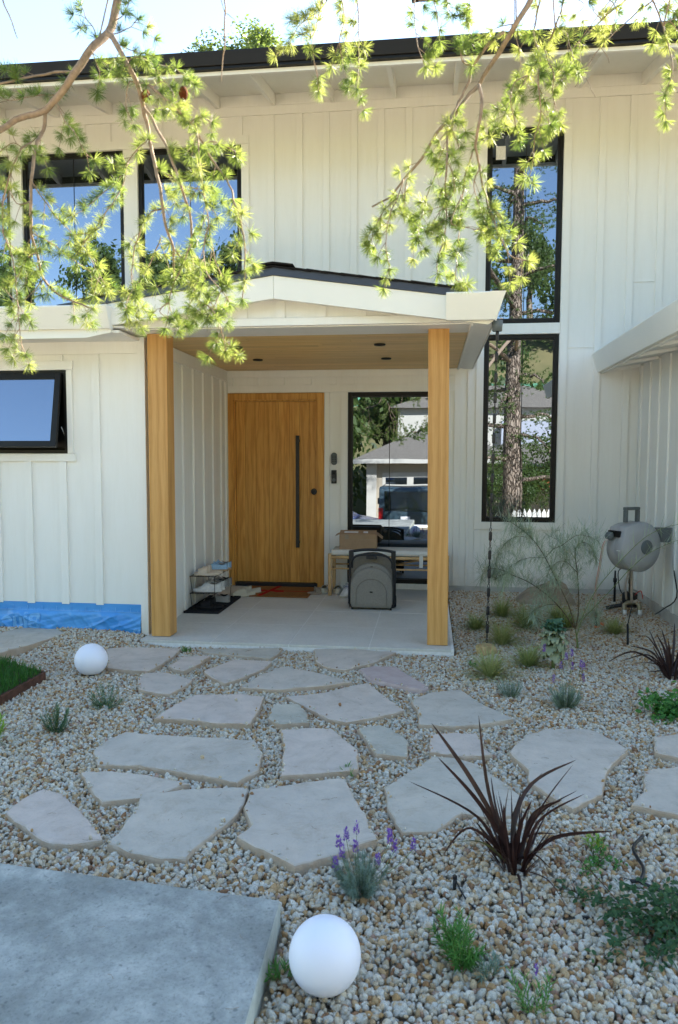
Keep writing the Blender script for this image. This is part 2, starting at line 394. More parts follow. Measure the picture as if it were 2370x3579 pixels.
# ---------------------------------------------------------------- ground
def gh(x, y):                      # level of the gravel's upper face
    h = -.04
    if x < -2.0: h += .07*sm(y, 4.9, 5.85)*sm(-x, 2.0, 2.6)
    if x > .15: h += .045*sm(y, 6.2, 8.2)
    h += .012*mnoise.noise(Vector((x*1.3, y*1.3, 2)))
    if x > -.3: h += .035*math.exp(-((x-.32)**2+(y-2.65)**2)/.10)
    return h
def terrain(x, y):
    if y > .6: return gh(x, y)-.034 if (-6 < x < 6 and y < 9) else -.07
    return -.07-1.22*sm(-y, -.3, 6.0)
def sheet(name, xs, ys, fn, mat, kind='structure'):
    vs = [(x, y, fn(x, y)) for y in ys for x in xs]; n = len(xs)
    fs = [(j*n+i, j*n+i+1, (j+1)*n+i+1, (j+1)*n+i) for j in range(len(ys)-1) for i in range(n-1)]
    o = MB().add(vs, fs).build(name, mat, None, True); o['kind'] = kind; return o
xs = sorted(set([-250, -120, -60, -30, -15, -9]+[round(-6+.25*i, 3) for i in range(49)]+[9, 15, 30, 60, 120, 250]))
ys = sorted(set([-16, -12, -9]+[round(-7.5+.25*i, 3) for i in range(68)]+[12, 20, 40, 80, 160, 300]))
sheet('ground', xs, ys, terrain, 'earth')
o = sheet('hill', [-90+6*i for i in range(31)], [-16-6*i for i in range(14)], lambda x, y: -1.29+20.*sm(-y, 22, 80)+1.2*mnoise.noise(Vector((x*.05, y*.05, 0)))*sm(-y, 20, 40), 'hill')
sheet('street', [-40, 0, 40], [-9.6, -6.4], lambda x, y: -1.27, 'asphalt').location.z = .02
sheet('bounce_ground', [-14+1*i for i in range(29)], [-6.3+.3*i for i in range(20)], lambda x, y: terrain(x, y)+.006, 'warm_bounce')  # unseen ground sheet added to bounce warm sunlight onto the facade

slabmb = MB()
sp = [(-3.2, 2.53), (-.465, 2.276), (-.36, -.9), (-3.4, -1.1)]
slabmb.prism(sp, -.16, .03, 'z')
o = slabmb.build('concrete_landing', 'slab', None, True, bevel=.014); tag(o, kind='structure')
o.data.set_sharp_from_angle(angle=R(50)) if hasattr(o.data, 'set_sharp_from_angle') else None

# flagstones
def inpoly(x, y, P):
    c = False; j = len(P)-1
    for i in range(len(P)):
        if (P[i][1] > y) != (P[j][1] > y) and x < (P[j][0]-P[i][0])*(y-P[i][1])/(P[j][1]-P[i][1])+P[i][0]: c = not c
        j = i
    return c
FL = [[[-3.507,5.645],[-3.4,5.925],[-3.208,5.918],[-2.961,5.718],[-3.041,5.354],[-3.142,5.05],[-3.247,4.895],[-3.622,5.413]],[[-2.492,5.427],[-2.364,5.498],[-1.908,5.504],[-1.888,5.252],[-1.928,4.882],[-2.071,4.884],[-2.244,4.916]],[[-1.768,5.523],[-1.551,5.592],[-1.13,5.648],[-1.135,5.502],[-1.164,5.323],[-1.392,5.379],[-1.693,5.428]],[[-1.839,5.024],[-1.816,5.286],[-1.627,5.323],[-1.627,5.109],[-1.686,4.903],[-1.779,4.944]],[[-1.555,4.931],[-1.422,5.241],[-1.128,5.233],[-1.138,5.061],[-1.223,4.839],[-1.324,4.659],[-1.448,4.78]],[[-1.945,4.714],[-1.946,4.847],[-1.805,4.887],[-1.563,4.744],[-1.568,4.599],[-1.61,4.431],[-1.715,4.443],[-1.851,4.497]],[[-0.884,5.614],[-0.636,5.673],[-0.235,5.621],[-0.375,5.332],[-0.569,5.082],[-0.712,5.117],[-0.814,5.274]],[[-1.206,4.6],[-1.143,4.88],[-1.036,5.097],[-0.805,5.019],[-0.496,4.816],[-0.643,4.72],[-0.961,4.587]],[[-0.481,5.115],[-0.397,5.215],[-0.227,5.215],[-0.083,4.939],[0.01,4.759],[-0.037,4.69],[-0.164,4.755],[-0.377,4.88]],[[-1.548,3.973],[-1.52,4.217],[-1.453,4.425],[-1.161,4.481],[-1.009,4.449],[-0.986,4.209],[-0.98,3.97],[-1.174,3.952],[-1.363,3.99]],[[-0.904,4.071],[-0.93,4.31],[-0.777,4.346],[-0.72,4.244],[-0.657,4.033],[-0.836,3.989]],[[-0.884,4.482],[-0.679,4.579],[-0.397,4.839],[-0.313,4.671],[-0.135,4.32],[-0.267,4.19],[-0.455,4.073],[-0.56,4.116],[-0.748,4.334]],[[-0.101,4.5],[0.032,4.672],[0.212,4.749],[0.319,4.497],[0.492,4.231],[0.319,4.132],[0.149,4.069],[-0.042,4.078],[-0.058,4.292]],[[-1.682,3.493],[-1.681,3.64],[-1.63,3.772],[-1.52,3.742],[-1.256,3.744],[-0.898,3.729],[-0.815,3.549],[-0.791,3.369],[-0.859,3.208],[-0.968,3.249],[-1.151,3.298],[-1.383,3.343],[-1.584,3.328]],[[-0.79,3.881],[-0.631,3.934],[-0.509,3.918],[-0.421,3.772],[-0.354,3.664],[-0.319,3.42],[-0.457,3.363],[-0.576,3.333],[-0.673,3.302],[-0.72,3.589]],[[-0.383,3.967],[-0.258,4.043],[-0.132,3.902],[-0.095,3.815],[-0.095,3.614],[-0.251,3.622],[-0.293,3.73]],[[0.018,3.922],[0.146,3.97],[0.273,3.974],[0.294,3.776],[0.331,3.697],[0.189,3.651],[0.011,3.678]],[[-1.627,3.237],[-1.527,3.274],[-1.332,3.27],[-1.073,3.19],[-1.204,3.049],[-1.394,2.962],[-1.513,3.088]],[[-1.761,2.828],[-1.759,2.957],[-1.716,3.062],[-1.588,3.013],[-1.446,2.887],[-1.249,2.666],[-1.361,2.606],[-1.45,2.608],[-1.592,2.701]],[[-1.219,2.631],[-1.216,2.84],[-1.246,3.057],[-1.124,3.103],[-0.981,3.156],[-0.797,3.18],[-0.775,3.013],[-0.79,2.895],[-0.838,2.746],[-0.882,2.564],[-0.978,2.552],[-1.107,2.581]],[[-0.781,3.138],[-0.578,3.23],[-0.371,3.326],[-0.323,3.154],[-0.249,2.964],[-0.187,2.778],[-0.297,2.669],[-0.471,2.543],[-0.545,2.592],[-0.736,2.725],[-0.698,2.816],[-0.765,2.974]],[[-0.19,3.258],[-0.094,3.429],[0.037,3.642],[0.144,3.634],[0.246,3.568],[0.377,3.344],[0.429,3.208],[0.376,3.062],[0.282,3.024],[0.151,3.053],[0.042,2.885],[-0.095,2.858],[-0.157,3.044]],[[0.411,3.735],[0.523,3.974],[0.653,4.088],[0.888,4.112],[0.961,3.981],[1.029,3.843],[0.856,3.571],[0.777,3.307],[0.622,3.152],[0.553,3.245],[0.471,3.402],[0.481,3.523]],[[1.199,4.031],[1.35,4.113],[1.582,4.188],[1.554,3.882],[1.373,3.724],[1.238,3.759],[1.149,3.819]],[[1.03,3.593],[1.209,3.667],[1.499,3.74],[1.414,3.334],[1.171,3.108],[1.045,3.148],[0.873,3.216],[0.964,3.353]]]
path = tag(empty('flagstone_path', (0, 0, 0)), kind='structure')
FLR = []
for k, P in enumerate(FL):
    out = []
    n = len(P)
    for i in range(n):
        a = Vector(P[i]); b = Vector(P[(i+1) % n]); L = (b-a).length; m = max(2, int(L/.035))
        nd = Vector((b.y-a.y, a.x-b.x)).normalized()
        for j in range(m):
            t = j/m; p = a.lerp(b, t)
            amp = .010*mnoise.noise(Vector((p.x*9, p.y*9, k)))+.006*mnoise.noise(Vector((p.x*40, p.y*40, k)))
            if j == 0:
                pv = Vector(P[i-1]); p = p.lerp((pv+b)/2, .012)
            out.append(p+nd*amp)
    FLR.append([(p.x, p.y) for p in out])
    cx = sum(p.x for p in out)/len(out); cy = sum(p.y for p in out)/len(out)
    bm = bmesh.new(); N = len(out)
    dz = rnd.uniform(-.004, .004)
    rings = []
    for (ins, z) in ((-.004, -.055), (0.0, -.012), (.003, -.004), (.009, 0)):
        ring = []
        for i, p in enumerate(out):
            d = Vector((cx, cy))-p; jit = .004*mnoise.noise(Vector((p.x*60, p.y*60, z*90)))
            q = p+d.normalized()*(ins+jit*(1 if ins < .009 else .3)); ring.append(bm.verts.new((q.x-cx, q.y-cy, z+dz)))
        rings.append(ring)
    for a, b in zip(rings, rings[1:]):
        for i in range(N): bm.faces.new((a[i], a[(i+1) % N], b[(i+1) % N], b[i]))
    top = bm.faces.new(rings[-1]); bmesh.ops.triangulate(bm, faces=[top])
    bmesh.ops.recalc_face_normals(bm, faces=bm.faces)
    me = bpy.data.meshes.new('flagstone'); bm.to_mesh(me); bm.free()
    o = link('flagstone', me, 'flag_pink' if k == 8 else 'flag', path); o.location = (cx, cy, gh(cx, cy)+.022)
    o.rotation_euler = (rnd.uniform(-.006, .006), rnd.uniform(-.006, .006), 0)

# porch floor of tiles
pf = tag(empty('porch_floor'), kind='structure')
box('screed', 'grout', pf, -2.31, .20, 5.665, 8.3, -.10, -.0016)
txs = [-2.31, -1.72, -1.09, -.455, .18]; tys = [5.66, 6.34, 6.98, 7.61, 8.30]
for i in range(4):
    for j in range(4):
        MB().box(txs[i]+.003, txs[i+1]-.003, tys[j]+.003, tys[j+1]-.003, -.02, rnd.uniform(-.0008, .0008)).build('floor_tile', 'tile', pf, bevel=.0015)

# ---------------------------------------------------------------- gravel (stuff, instanced by geometry nodes)
sph = [(-.283, 2.009), (-2.333, 4.842)]
LAWN = [(-3.9, 5.28), (-3.051, 4.9), (-2.583, 4.664), (-2.59, 4.148), (-3.6, 2.7), (-5, 3)]
def blocked(x, y):
    if -2.34 < x < .215 and y > 5.655: return True
    if x < -2.30 and y > 5.87: return True
    if (x > 2.19 and y > 5.19) or y > 8.29: return True
    if y < 2.62 and x < -.44 and inpoly(x, y, [(-3.2, 2.55), (-.45, 2.29), (-.345, -.9), (-3.4, -1.1)]): return True
    if inpoly(x, y, LAWN): return True
    for P, bb in FLB:
        if bb[0] < x < bb[1] and bb[2] < y < bb[3] and inpoly(x, y, P): return True
    return False
FLB = []
for P in FLR:
    cx = sum(p[0] for p in P)/len(P); cy = sum(p[1] for p in P)/len(P)
    Q = [(p[0]+(cx-p[0])*.012, p[1]+(cy-p[1])*.012) for p in P]
    FLB.append((Q, (min(p[0] for p in P), max(p[0] for p in P), min(p[1] for p in P), max(p[1] for p in P))))
pos = []; rots = []; scl = []; idx = []
y = .9
while y < 8.28:
    x0 = max(-4.4, -1.0-.62*y-.4); x1 = min(3.4, .9+.40*y)
    p = .0158
    x = x0
    while x < x1:
        px, py = x+rnd.uniform(-.5, .5)*p, y+rnd.uniform(-.5, .5)*p; x += p
        if y < 1.35 and rnd.random() < .3: continue
        if blocked(px, py): continue
        s_ = rnd.choice((.006, .0075, .009, .0095, .0105, .012, .014))*rnd.uniform(.85, 1.15)
        pos.append((px, py, gh(px, py)-s_*.9+rnd.uniform(-.012, .003)))
        rots.append((rnd.uniform(0, 6.3), rnd.uniform(0, 6.3), rnd.uniform(0, 6.3)))
        scl.append((s_*rnd.uniform(.8, 1.35), s_*rnd.uniform(.75, 1.1), s_*rnd.uniform(.6, 1))); idx.append(rnd.randrange(8))
    y += p*.96
# a few strays lying on the stones
for (x, y_) in ((-1.16, 4.33), (-1.1, 3.46), (-.82, 2.85), (-.35, 3.72), (-1.0, 3.95), (-.52, 4.33)):
    pos.append((x, y_, -.012)); rots.append((1, 2, 3)); scl.append((.010, .008, .006)); idx.append(2)
for k, P in enumerate(FLR):
    for _ in range(16):
        p_ = P[rnd.randrange(len(P))]; cx = sum(q[0] for q in P)/len(P); cy = sum(q[1] for q in P)/len(P); t_ = rnd.uniform(.015, .07)
        px, py = p_[0]+(cx-p_[0])*t_, p_[1]+(cy-p_[1])*t_
        pos.append((px, py, gh(cx, cy)+.027)); rots.append((rnd.uniform(0, 6), rnd.uniform(0, 6), rnd.uniform(0, 6))); q = rnd.uniform(.003, .008); scl.append((q*1.2, q, q*.7)); idx.append(rnd.randrange(8))
for _ in range(9000):
    y_ = rnd.uniform(1.2, 4.0); x = rnd.uniform(-1.6*y_*.5-.6, .45*y_+.6)
    if blocked(x, y_): continue
    q = rnd.uniform(.0025, .005); pos.append((x, y_, gh(x, y_)+rnd.uniform(-.014, -.002))); rots.append((rnd.uniform(0, 6), 1, rnd.uniform(0, 6))); scl.append((q*1.3, q, q*.8)); idx.append(rnd.randrange(8))
print('gravel stones', len(pos))
me = bpy.data.meshes.new('gravel'); me.vertices.add(len(pos)); me.vertices.foreach_set('co', np.array(pos, dtype=np.float32).ravel())
for nm, dat in (('rot', rots), ('scl', scl)):
    a = me.attributes.new(nm, 'FLOAT_VECTOR', 'POINT'); a.data.foreach_set('vector', np.array(dat, dtype=np.float32).ravel())
a = me.attributes.new('idx', 'INT', 'POINT'); a.data.foreach_set('value', np.array(idx, dtype=np.int32))
grav = link('gravel', me, 'gravel'); tag(grav, 'pale crushed gravel with cream, grey and rust stones filling the front garden', 'gravel', kind='stuff')
g = bpy.data.node_groups.new('scatter_gravel', 'GeometryNodeTree')
g.interface.new_socket('Geometry', in_out='INPUT', socket_type='NodeSocketGeometry'); g.interface.new_socket('Geometry', in_out='OUTPUT', socket_type='NodeSocketGeometry')
G = lambda t: g.nodes.new(t)
gi = G('NodeGroupInput'); go = G('NodeGroupOutput'); lk = g.links.new
g2i = G('GeometryNodeGeometryToInstance')
for kx in range(8):
    ic = G('GeometryNodeMeshIcoSphere'); ic.inputs['Radius'].default_value = 1; ic.inputs['Subdivisions'].default_value = 2
    rv = G('FunctionNodeRandomValue'); rv.data_type = 'FLOAT_VECTOR'
    rv.inputs[0].default_value = (-.45, -.45, -.45); rv.inputs[1].default_value = (.45, .45, .45); rv.inputs['Seed'].default_value = 11+kx
    sp_ = G('GeometryNodeSetPosition'); lk(ic.outputs[0], sp_.inputs[0]); lk(rv.outputs[0], sp_.inputs['Offset'])
    hull = G('GeometryNodeConvexHull'); lk(sp_.outputs[0], hull.inputs[0])
    sd_ = G('GeometryNodeSubdivisionSurface'); lk(hull.outputs[0], sd_.inputs[0]); sd_.inputs['Level'].default_value = 1
    sd_.inputs['Edge Crease'].default_value = .72
    sm_ = G('GeometryNodeSetMaterial'); sm_.inputs['Material'].default_value = M['gravel']; lk(sd_.outputs[0], sm_.inputs[0])
    ss = G('GeometryNodeSetShadeSmooth'); lk(sm_.outputs[0], ss.inputs[0]); ss.inputs['Shade Smooth'].default_value = kx % 4 == 0
    lk(ss.outputs[0], g2i.inputs[0])
ip = G('GeometryNodeInstanceOnPoints'); lk(gi.outputs[0], ip.inputs['Points']); lk(g2i.outputs[0], ip.inputs['Instance'])
ip.inputs['Pick Instance'].default_value = True
for nm, typ, sock in (('rot', 'FLOAT_VECTOR', 'Rotation'), ('scl', 'FLOAT_VECTOR', 'Scale'), ('idx', 'INT', 'Instance Index')):
    na = G('GeometryNodeInputNamedAttribute'); na.data_type = typ; na.inputs[0].default_value = nm
    lk(na.outputs[0], ip.inputs[sock])
lk(ip.outputs[0], go.inputs[0])
md = grav.modifiers.new('scatter', 'NODES'); md.node_group = g

# ---------------------------------------------------------------- house
H = tag(empty('house', (0, 8.3, 0)), 'white board and batten two storey house with black windows and wood porch', 'house')
H.location = (0, 0, 0)
WY = 8.3
def holed(name, x0, x1, z0, z1, yf, yb, holes, parent, mat='white'):
    xs_ = sorted(set([x0, x1]+[h[i] for h in holes for i in (0, 1) if x0 < h[i] < x1])); zs = sorted(set([z0, z1]+[h[i] for h in holes for i in (2, 3) if z0 < h[i] < z1]))
    mb = MB()
    for a, b in zip(xs_, xs_[1:]):
        run = None
        for c, d in zip(zs, zs[1:]):
            mx_, mz = (a+b)/2, (c+d)/2
            if any(h[0] < mx_ < h[1] and h[2] < mz < h[3] for h in holes):
                if run: mb.box(a, b, yf, yb, *run); run = None
            else: run = (run[0], d) if run else (c, d)
        if run: mb.box(a, b, yf, yb, *run)
    return mb.build(name, mat, parent)
UW = [(-6.1, -4.86), (-4.71, -3.487), (-3.318, -2.118)]
TALL = [(.571, 1.363, .772, 2.808), (.573, 1.366, 2.925, 4.972)]
PORW = (-.918, .19, .06, 2.205); DOOR = (-2.305, -1.183, -.02, 2.203)
holes = [(a, b, 3.1, 4.94) for a, b in UW]+TALL+[PORW, DOOR]
mw = holed('front_wall', -7.2, 6.5, -.15, 5.33, WY, WY+.16, holes, H)
def bat(x, z0, z1, w_=.07, par=None, yf=WY, t=.018): MB().box(x-w_, x, yf-t, yf, z0, z1).build('batten', 'white', par or mw, bevel=.002)
def trim(x0, x1, z0, z1, par=None, yf=WY, t=.021): MB().box(x0, x1, yf-t, yf, z0, z1).build('trim_board', 'white', par or mw, bevel=.002)
trim(-7.2, 6.5, 5.235, 5.33)
# upper battens
for x in (-1.745, -1.428, -1.129, -.823, -.529, -.228, .075, .375):
    bat(x, 2.5, 5.233)
for x in (1.794, 2.101, 2.40, 2.70, 3.0, 3.3): bat(x, .06 if x < 2.2 else 2.5, 5.233)
for i in range(16):
    x = -2.10-.305*i
    if x > -7: bat(x, 5.03, 5.233)
trim(-6.3, -2.03, 4.942, 5.03); trim(-2.116, -2.03, 2.9, 4.94)
for a, b in ((-3.485, -3.32), (-4.858, -4.712)): trim(a, b, 3.0, 4.94)
trim(-6.3, -2.03, 3.02, 3.098)
# tall window trims
trim(.49, 1.445, 4.974, 5.055); trim(.49, .569, .69, 4.972); trim(1.368, 1.445, .69, 4.972); trim(.571, 1.366, 2.81, 2.923); trim(.49, 1.445, .69, .77, t=.024)
for x in (.56, .865, 1.165, 1.445): bat(x, .055, .688)
for x in (.565, .86, 1.165, 1.44): bat(x, 5.057, 5.233)
trim(.26, .33, .055, 2.9); trim(.40, .43, .055, 2.5)
trim(1.45, 1.72, 2.655, 2.668, t=.008)
trim(2.11, 2.33, 3.33, 3.343, t=.008)
# porch wall
trim(-2.31, .26, 2.375, 2.45); trim(-2.31, -.99, 2.205, 2.288); trim(-.99, .26, 2.207, 2.288)
for x in (-2.238, -1.94, -1.635, -1.33, -1.05, -.84, -.538, -.24, .06): MB().box(x-.075, x, WY-.018, WY, 2.29, 2.373).build('batten', 'white', mw)
trim(-1.18, -1.12, .0, 2.203); trim(-.995, -.92, .0, 2.205)
box('foundation', 'concrete_foot', mw, .2, 2.2, WY-.012, WY+.1, -.12, .05)

def window(x0, x1, z0, z1, yf=WY, fr=.045, mull=(), par=H, dep=.05):
    w_ = MB()
    ya, yb = yf+.004, yf+dep
    w_.box(x0, x0+fr, ya, yb, z0, z1).box(x1-fr, x1, ya, yb, z0, z1).box(x0+fr, x1-fr, ya, yb, z0, z0+fr).box(x0+fr, x1-fr, ya, yb, z1-fr, z1)
    wo_ = MB().box(x0+.001, x1-.001, yf+dep+.03, yf+dep+.05, z0+.001, z1-.001).build('window', 'black_frame', par)
    w_.build('frame', 'black_frame', wo_, bevel=.004)
    i = MB(); a = .012
    i.box(x0+fr, x0+fr+a, ya+.018, yb, z0+fr, z1-fr).box(x1-fr-a, x1-fr, ya+.018, yb, z0+fr, z1-fr).box(x0+fr+a, x1-fr-a, ya+.018, yb, z0+fr, z0+fr+a).box(x0+fr+a, x1-fr-a, ya+.018, yb, z1-fr-a, z1-fr)
    i.build('glazing_bead', 'black_plastic', wo_)
    xs_ = [x0+fr+a]+[m for m in mull]+[x1-fr-a]
    MB().box(x0+fr+a, x1-fr-a, yf+.032, yf+.036, z0+fr+a, z1-fr-a).build('pane', 'glass', wo_)
    for m in mull: MB().box(m-.0035, m+.0035, yf+.028, yf+.031, z0+fr+a, z1-fr-a).build('mullion', 'black_frame', wo_)
    return wo_
for a, b in UW: window(a, b, 3.1, 4.94, mull=((a+b)/2,))
window(*TALL[0], mull=(.985,)); w_up = window(*TALL[1], mull=(.985,))
box('sticker', 'label_paper', w_up, .665, .765, WY+.028, WY+.031, 4.66, 4.80)
window(*PORW, mull=(-.45,))

# front door
dr = MB().box(-2.304, -1.184, WY+.075, WY+.1, 0, 2.2).build('front_door', 'oak', H)
fr = MB(); fr.box(-2.304, -2.222, WY-.026, WY+.06, 0, 2.2).box(-1.262, -1.184, WY-.026, WY+.06, 0, 2.2).box(-2.222, -1.262, WY-.026, WY+.06, 2.125, 2.2)
fr.build('door_frame', 'oak', dr, bevel=.003)
fr = MB(); fr.box(-2.222, -2.206, WY-.008, WY+.05, 0.045, 2.125).box(-1.278, -1.262, WY-.008, WY+.05, .045, 2.125).box(-2.206, -1.278, WY-.008, WY+.05, 2.108, 2.125)
fr.build('door_stop', 'oak', dr, bevel=.002)
bx = [-2.204, -2.100, -1.973, -1.821, -1.707, -1.582, -1.469, -1.356, -1.280]
for a, b in zip(bx, bx[1:]):
    MB().box(a+.0006, b-.0006, WY+.018, WY+.055, .045, 2.106).build('door_board', 'oak', dr, bevel=.0018)
box('threshold', 'black_plastic', dr, -2.21, -1.26, WY-.05, WY+.05, .001, .044, bevel=.004)
hm = MB(); hm.box(-1.50, -1.462, WY-.06, WY-.035, .455, 1.722).box(-1.497, -1.465, WY-.036, WY+.02, .50, .53).box(-1.497, -1.465, WY-.036, WY+.02, 1.65, 1.68)
hm.build('pull_handle', 'black_iron', dr, bevel=.003)
T = Matrix.Translation((-1.30, WY-.002, 1.091)) @ Matrix.Rotation(R(90), 4, 'X')
MB().lathe([(0, .014), (.012, .014), (.014, .008), (.020, .010), (.034, .010), (.036, .004), (.036, 0)], 24, T=T).build('lock', 'black_iron', dr, True)
# keypad and doorbell
kp = MB(); out = [(math.cos(a)*.034, math.sin(a)*.034+(.036 if math.sin(a) > 0 else -.036)) for a in [2*math.pi*i/24 for i in range(24)]]
kp.prism([(-1.068+p[0], 1.462+p[1]) for p in out], WY-.045, WY-.021)
kpo = kp.build('keypad', 'reel_dark', H, bevel=.003)
for i in range(4):
    for j in range(3):
        MB().lathe([(.0062, 0), (.0055, .002)], 10, T=Matrix.Translation((-1.068+(j-1)*.018, WY-.0455, 1.492-i*.019)) @ Matrix.Rotation(R(90), 4, 'X')).build('key', 'black_iron', kpo)
db = MB().box(-1.098, -1.038, WY-.047, WY-.0215, 1.185, 1.335).build('doorbell', 'black_plastic', H, bevel=.006)
for z_, r_, m_ in ((1.30, .014, 'black_frame'), (1.225, .02, 'reel_dark')):
    MB().lathe([(0, .004), (r_*.8, .004), (r_, .001), (r_, -.003)], 20, T=Matrix.Translation((-1.068, WY-.047, z_)) @ Matrix.Rotation(R(90), 4, 'X')).build('camera_lens' if r_ < .015 else 'button', m_, db, True)

# ---- left wing
LX = -2.312; LY = 5.87
AW = (-4.2, -2.985, 1.50, 2.185)
lw = holed('left_wing_wall', -7, -2.335, .235, 2.5, LY, LY+.14, [AW], H)
trim(-2.42, -2.335, .235, 2.40, lw, LY, .003)
MB().box(-2.372, LX+.004, LY-.022, LY+.07, -.01, 2.44).build('corner_board', 'white', lw, bevel=.003)
for x in (-2.701, -3.004): bat(x, .235 if x > -3 else .235, 2.31 if x > -3 else 1.45, .065, lw, LY)
bat(-3.311, .235, 1.45, .065, lw, LY); bat(-3.60, .235, 1.45, .065, lw, LY); bat(-3.9, .235, 1.45, .065, lw, LY); bat(-4.2, .235, 1.45, .065, lw, LY)
for x in (-3.015, -3.32, -3.63): bat(x, 2.262, 2.31, .065, lw, LY)
trim(-7, -2.373, 2.312, 2.46, lw, LY, .019)
trim(-4.3, -2.93, 2.187, 2.26, lw, LY, .024); trim(-4.3, -2.918, 1.435, 1.498, lw, LY, .024); trim(-2.983, -2.935, 1.50, 2.185, lw, LY, .024)
aw = MB().box(AW[0], AW[1], LY+.09, LY+.11, AW[2], AW[3]).build('awning_window', 'black_frame', H)
f = MB(); x0, x1, z0, z1 = AW
f.box(x0, x0+.03, LY-.012, LY+.09, z0, z1).box(x1-.03, x1, LY-.012, LY+.09, z0, z1).box(x0+.03, x1-.03, LY-.012, LY+.09, z0, z0+.03).box(x0+.03, x1-.03, LY-.012, LY+.09, z1-.025, z1)
f.build('frame', 'black_frame', aw, bevel=.003)
T = Matrix.Translation((0, LY-.005, z1-.03)) @ Matrix.Rotation(R(-11), 4, 'X')
f = MB(); a0, a1, h_ = x0+.035, x1-.035, -(z1-z0-.065)
f.box(a0, a0+.05, -.035, 0, h_, 0, T).box(a1-.05, a1, -.035, 0, h_, 0, T).box(a0+.05, a1-.05, -.035, 0, h_, h_+.05, T).box(a0+.05, a1-.05, -.035, 0, -.05, 0, T)
f.build('sash', 'black_frame', aw, bevel=.003)
MB().box(a0+.05, a1-.05, -.02, -.016, h_+.05, -.05, T).build('pane', 'glass', aw)
MB().tube([(x1-.035, LY+.05, z0+.1), (x1-.03, LY-.06, z0+.22)], .004).build('stay_arm', 'chrome', aw)
# porch side wall (faces +x)
sw = MB().box(-2.45, LX, LY+.07, WY, -.05, 2.45).build('porch_side_wall', 'white', H)
for y_ in (6.22, 6.52, 6.82, 7.13, 7.46, 7.79, 8.10):
    MB().box(LX, LX+.019, y_-.07, y_, .0, 2.33).build('batten', 'white', sw, bevel=.002)
MB().box(LX, LX+.021, LY+.072, WY-.02, 2.333, 2.45).build('trim_board', 'white', sw)
MB().box(LX, LX+.021, 6.28, 6.35, .0, 2.33).build('trim_board', 'white', sw)
MB().box(LX, LX+.023, 8.22, WY-.022, .0, 2.33).build('trim_board', 'white', sw)

# posts
for x, xt in ((-2.256, -2.256), (-.006, -.024)):
    T = Matrix.Identity(4); T[0][2] = (xt-x)/2.46
    MB().box(x, x+.16, 5.775, 5.935, .004, 2.452, T).build('porch_post', 'fir_post', H, bevel=.004)

# porch roof
RX, RZ, SL, FY = -1.15, 2.795, .136, 5.42
pr = MB()
def slope(x): return RZ-SL*abs(x-RX)
pr.prism([(-2.8, slope(-2.8)), (RX, RZ), (.44, slope(.44)), (.44, slope(.44)-.04), (RX, RZ-.04), (-2.8, slope(-2.8)-.04)], FY+.03, WY)
pro = pr.build('porch_roof', 'navy_metal', H)
FB = .165
for sgn in (-1, 1):
    xe = -2.82 if sgn < 0 else .445
    P = [(RX, RZ-FB), (RX, RZ), (xe, slope(xe)), (xe, slope(xe)-FB)]
    if sgn < 0: P = [(RX-.0008, RZ-FB), (RX-.0008, RZ), (-2.42, slope(-2.42)), (-2.42, slope(-2.42)-FB+.0)]
    else: P = [(RX+.0008, RZ-FB), (RX+.0008, RZ), (.445, slope(.445)), (.445, slope(.445)-FB+.035), (.40, slope(.445)-FB+.0), ]
    MB().prism(P, FY-.0, FY+.03).build('fascia', 'gutter_paint', pro, bevel=.002)
    P = [(RX, RZ+.002), (RX, RZ+.058), (xe if sgn < 0 else .18, slope(xe if sgn < 0 else .18)+.052), (xe if sgn < 0 else .18, slope(xe if sgn < 0 else .18)+.002)]
    MB().prism(P, FY-.012, FY+.06).build('drip_edge', 'navy_metal', pro)
    # shingles along the rake, laid in courses
    n = 12
    for i in range(n):
        xa = RX+sgn*i*.125; xb = RX+sgn*((i+1)*.125+.03)
        za, zb = slope(xa)+.069+rnd.uniform(-.002, .002), slope(xb)+.061
        if sgn > 0 and xb > .32: continue
        MB().prism([(xa, za), (xb, zb+.004), (xb, zb-.009), (xa, za-.011)], FY-.03+rnd.uniform(-.006, .006), FY+1.0).build('shingle', 'roof_shingle', pro)
        MB().prism([(xa, za), (xb, zb+.004), (xb, zb-.012), (xa, za-.018)], FY+1.0, WY).build('shingle', 'roof_shingle', pro)
MB().prism([(RX-.11, RZ+.076), (RX, RZ+.092), (RX+.15, RZ+.072), (RX+.15, RZ+.062), (RX, RZ+.078), (RX-.11, RZ+.064)], FY-.035, WY).build('ridge_cap', 'roof_shingle', pro)
MB().box(-2.62, -2.31, FY+.031, 5.95, 2.446, 2.462).build('corner_soffit', 'white', H)
# gable panel with battens and beam
gp = MB().prism([(-2.3, 2.46), (.28, 2.46), (.28, slope(.28)-.1), (RX, RZ-.1), (-2.3, slope(-2.3)-.1)], 5.56, 5.60).build('gable_panel', 'white', H)
MB().box(-2.33, .30, 5.535, 5.56, 2.455, 2.512).build('trim_board', 'white', gp, bevel=.002)
for x in (-1.95, -1.65, -1.38, -1.09, -.78, -.48, -.18): MB().box(x-.07, x, 5.544, 5.559, 2.514, slope(x)-.13).build('batten', 'white', gp)
MB().box(-2.33, .30, 5.60, 5.97, 2.452, 2.50).build('beam', 'white', gp)
# outrigger soffit right of porch
MB().prism([(.30, 2.455), (.44, 2.44), (.44, 2.46), (.30, 2.50)], FY+.03, WY).build('eave_soffit', 'white', H)
MB().box(.285, .302, 5.535, WY, 2.43, 2.52).build('side_board', 'white', gp, bevel=.002)
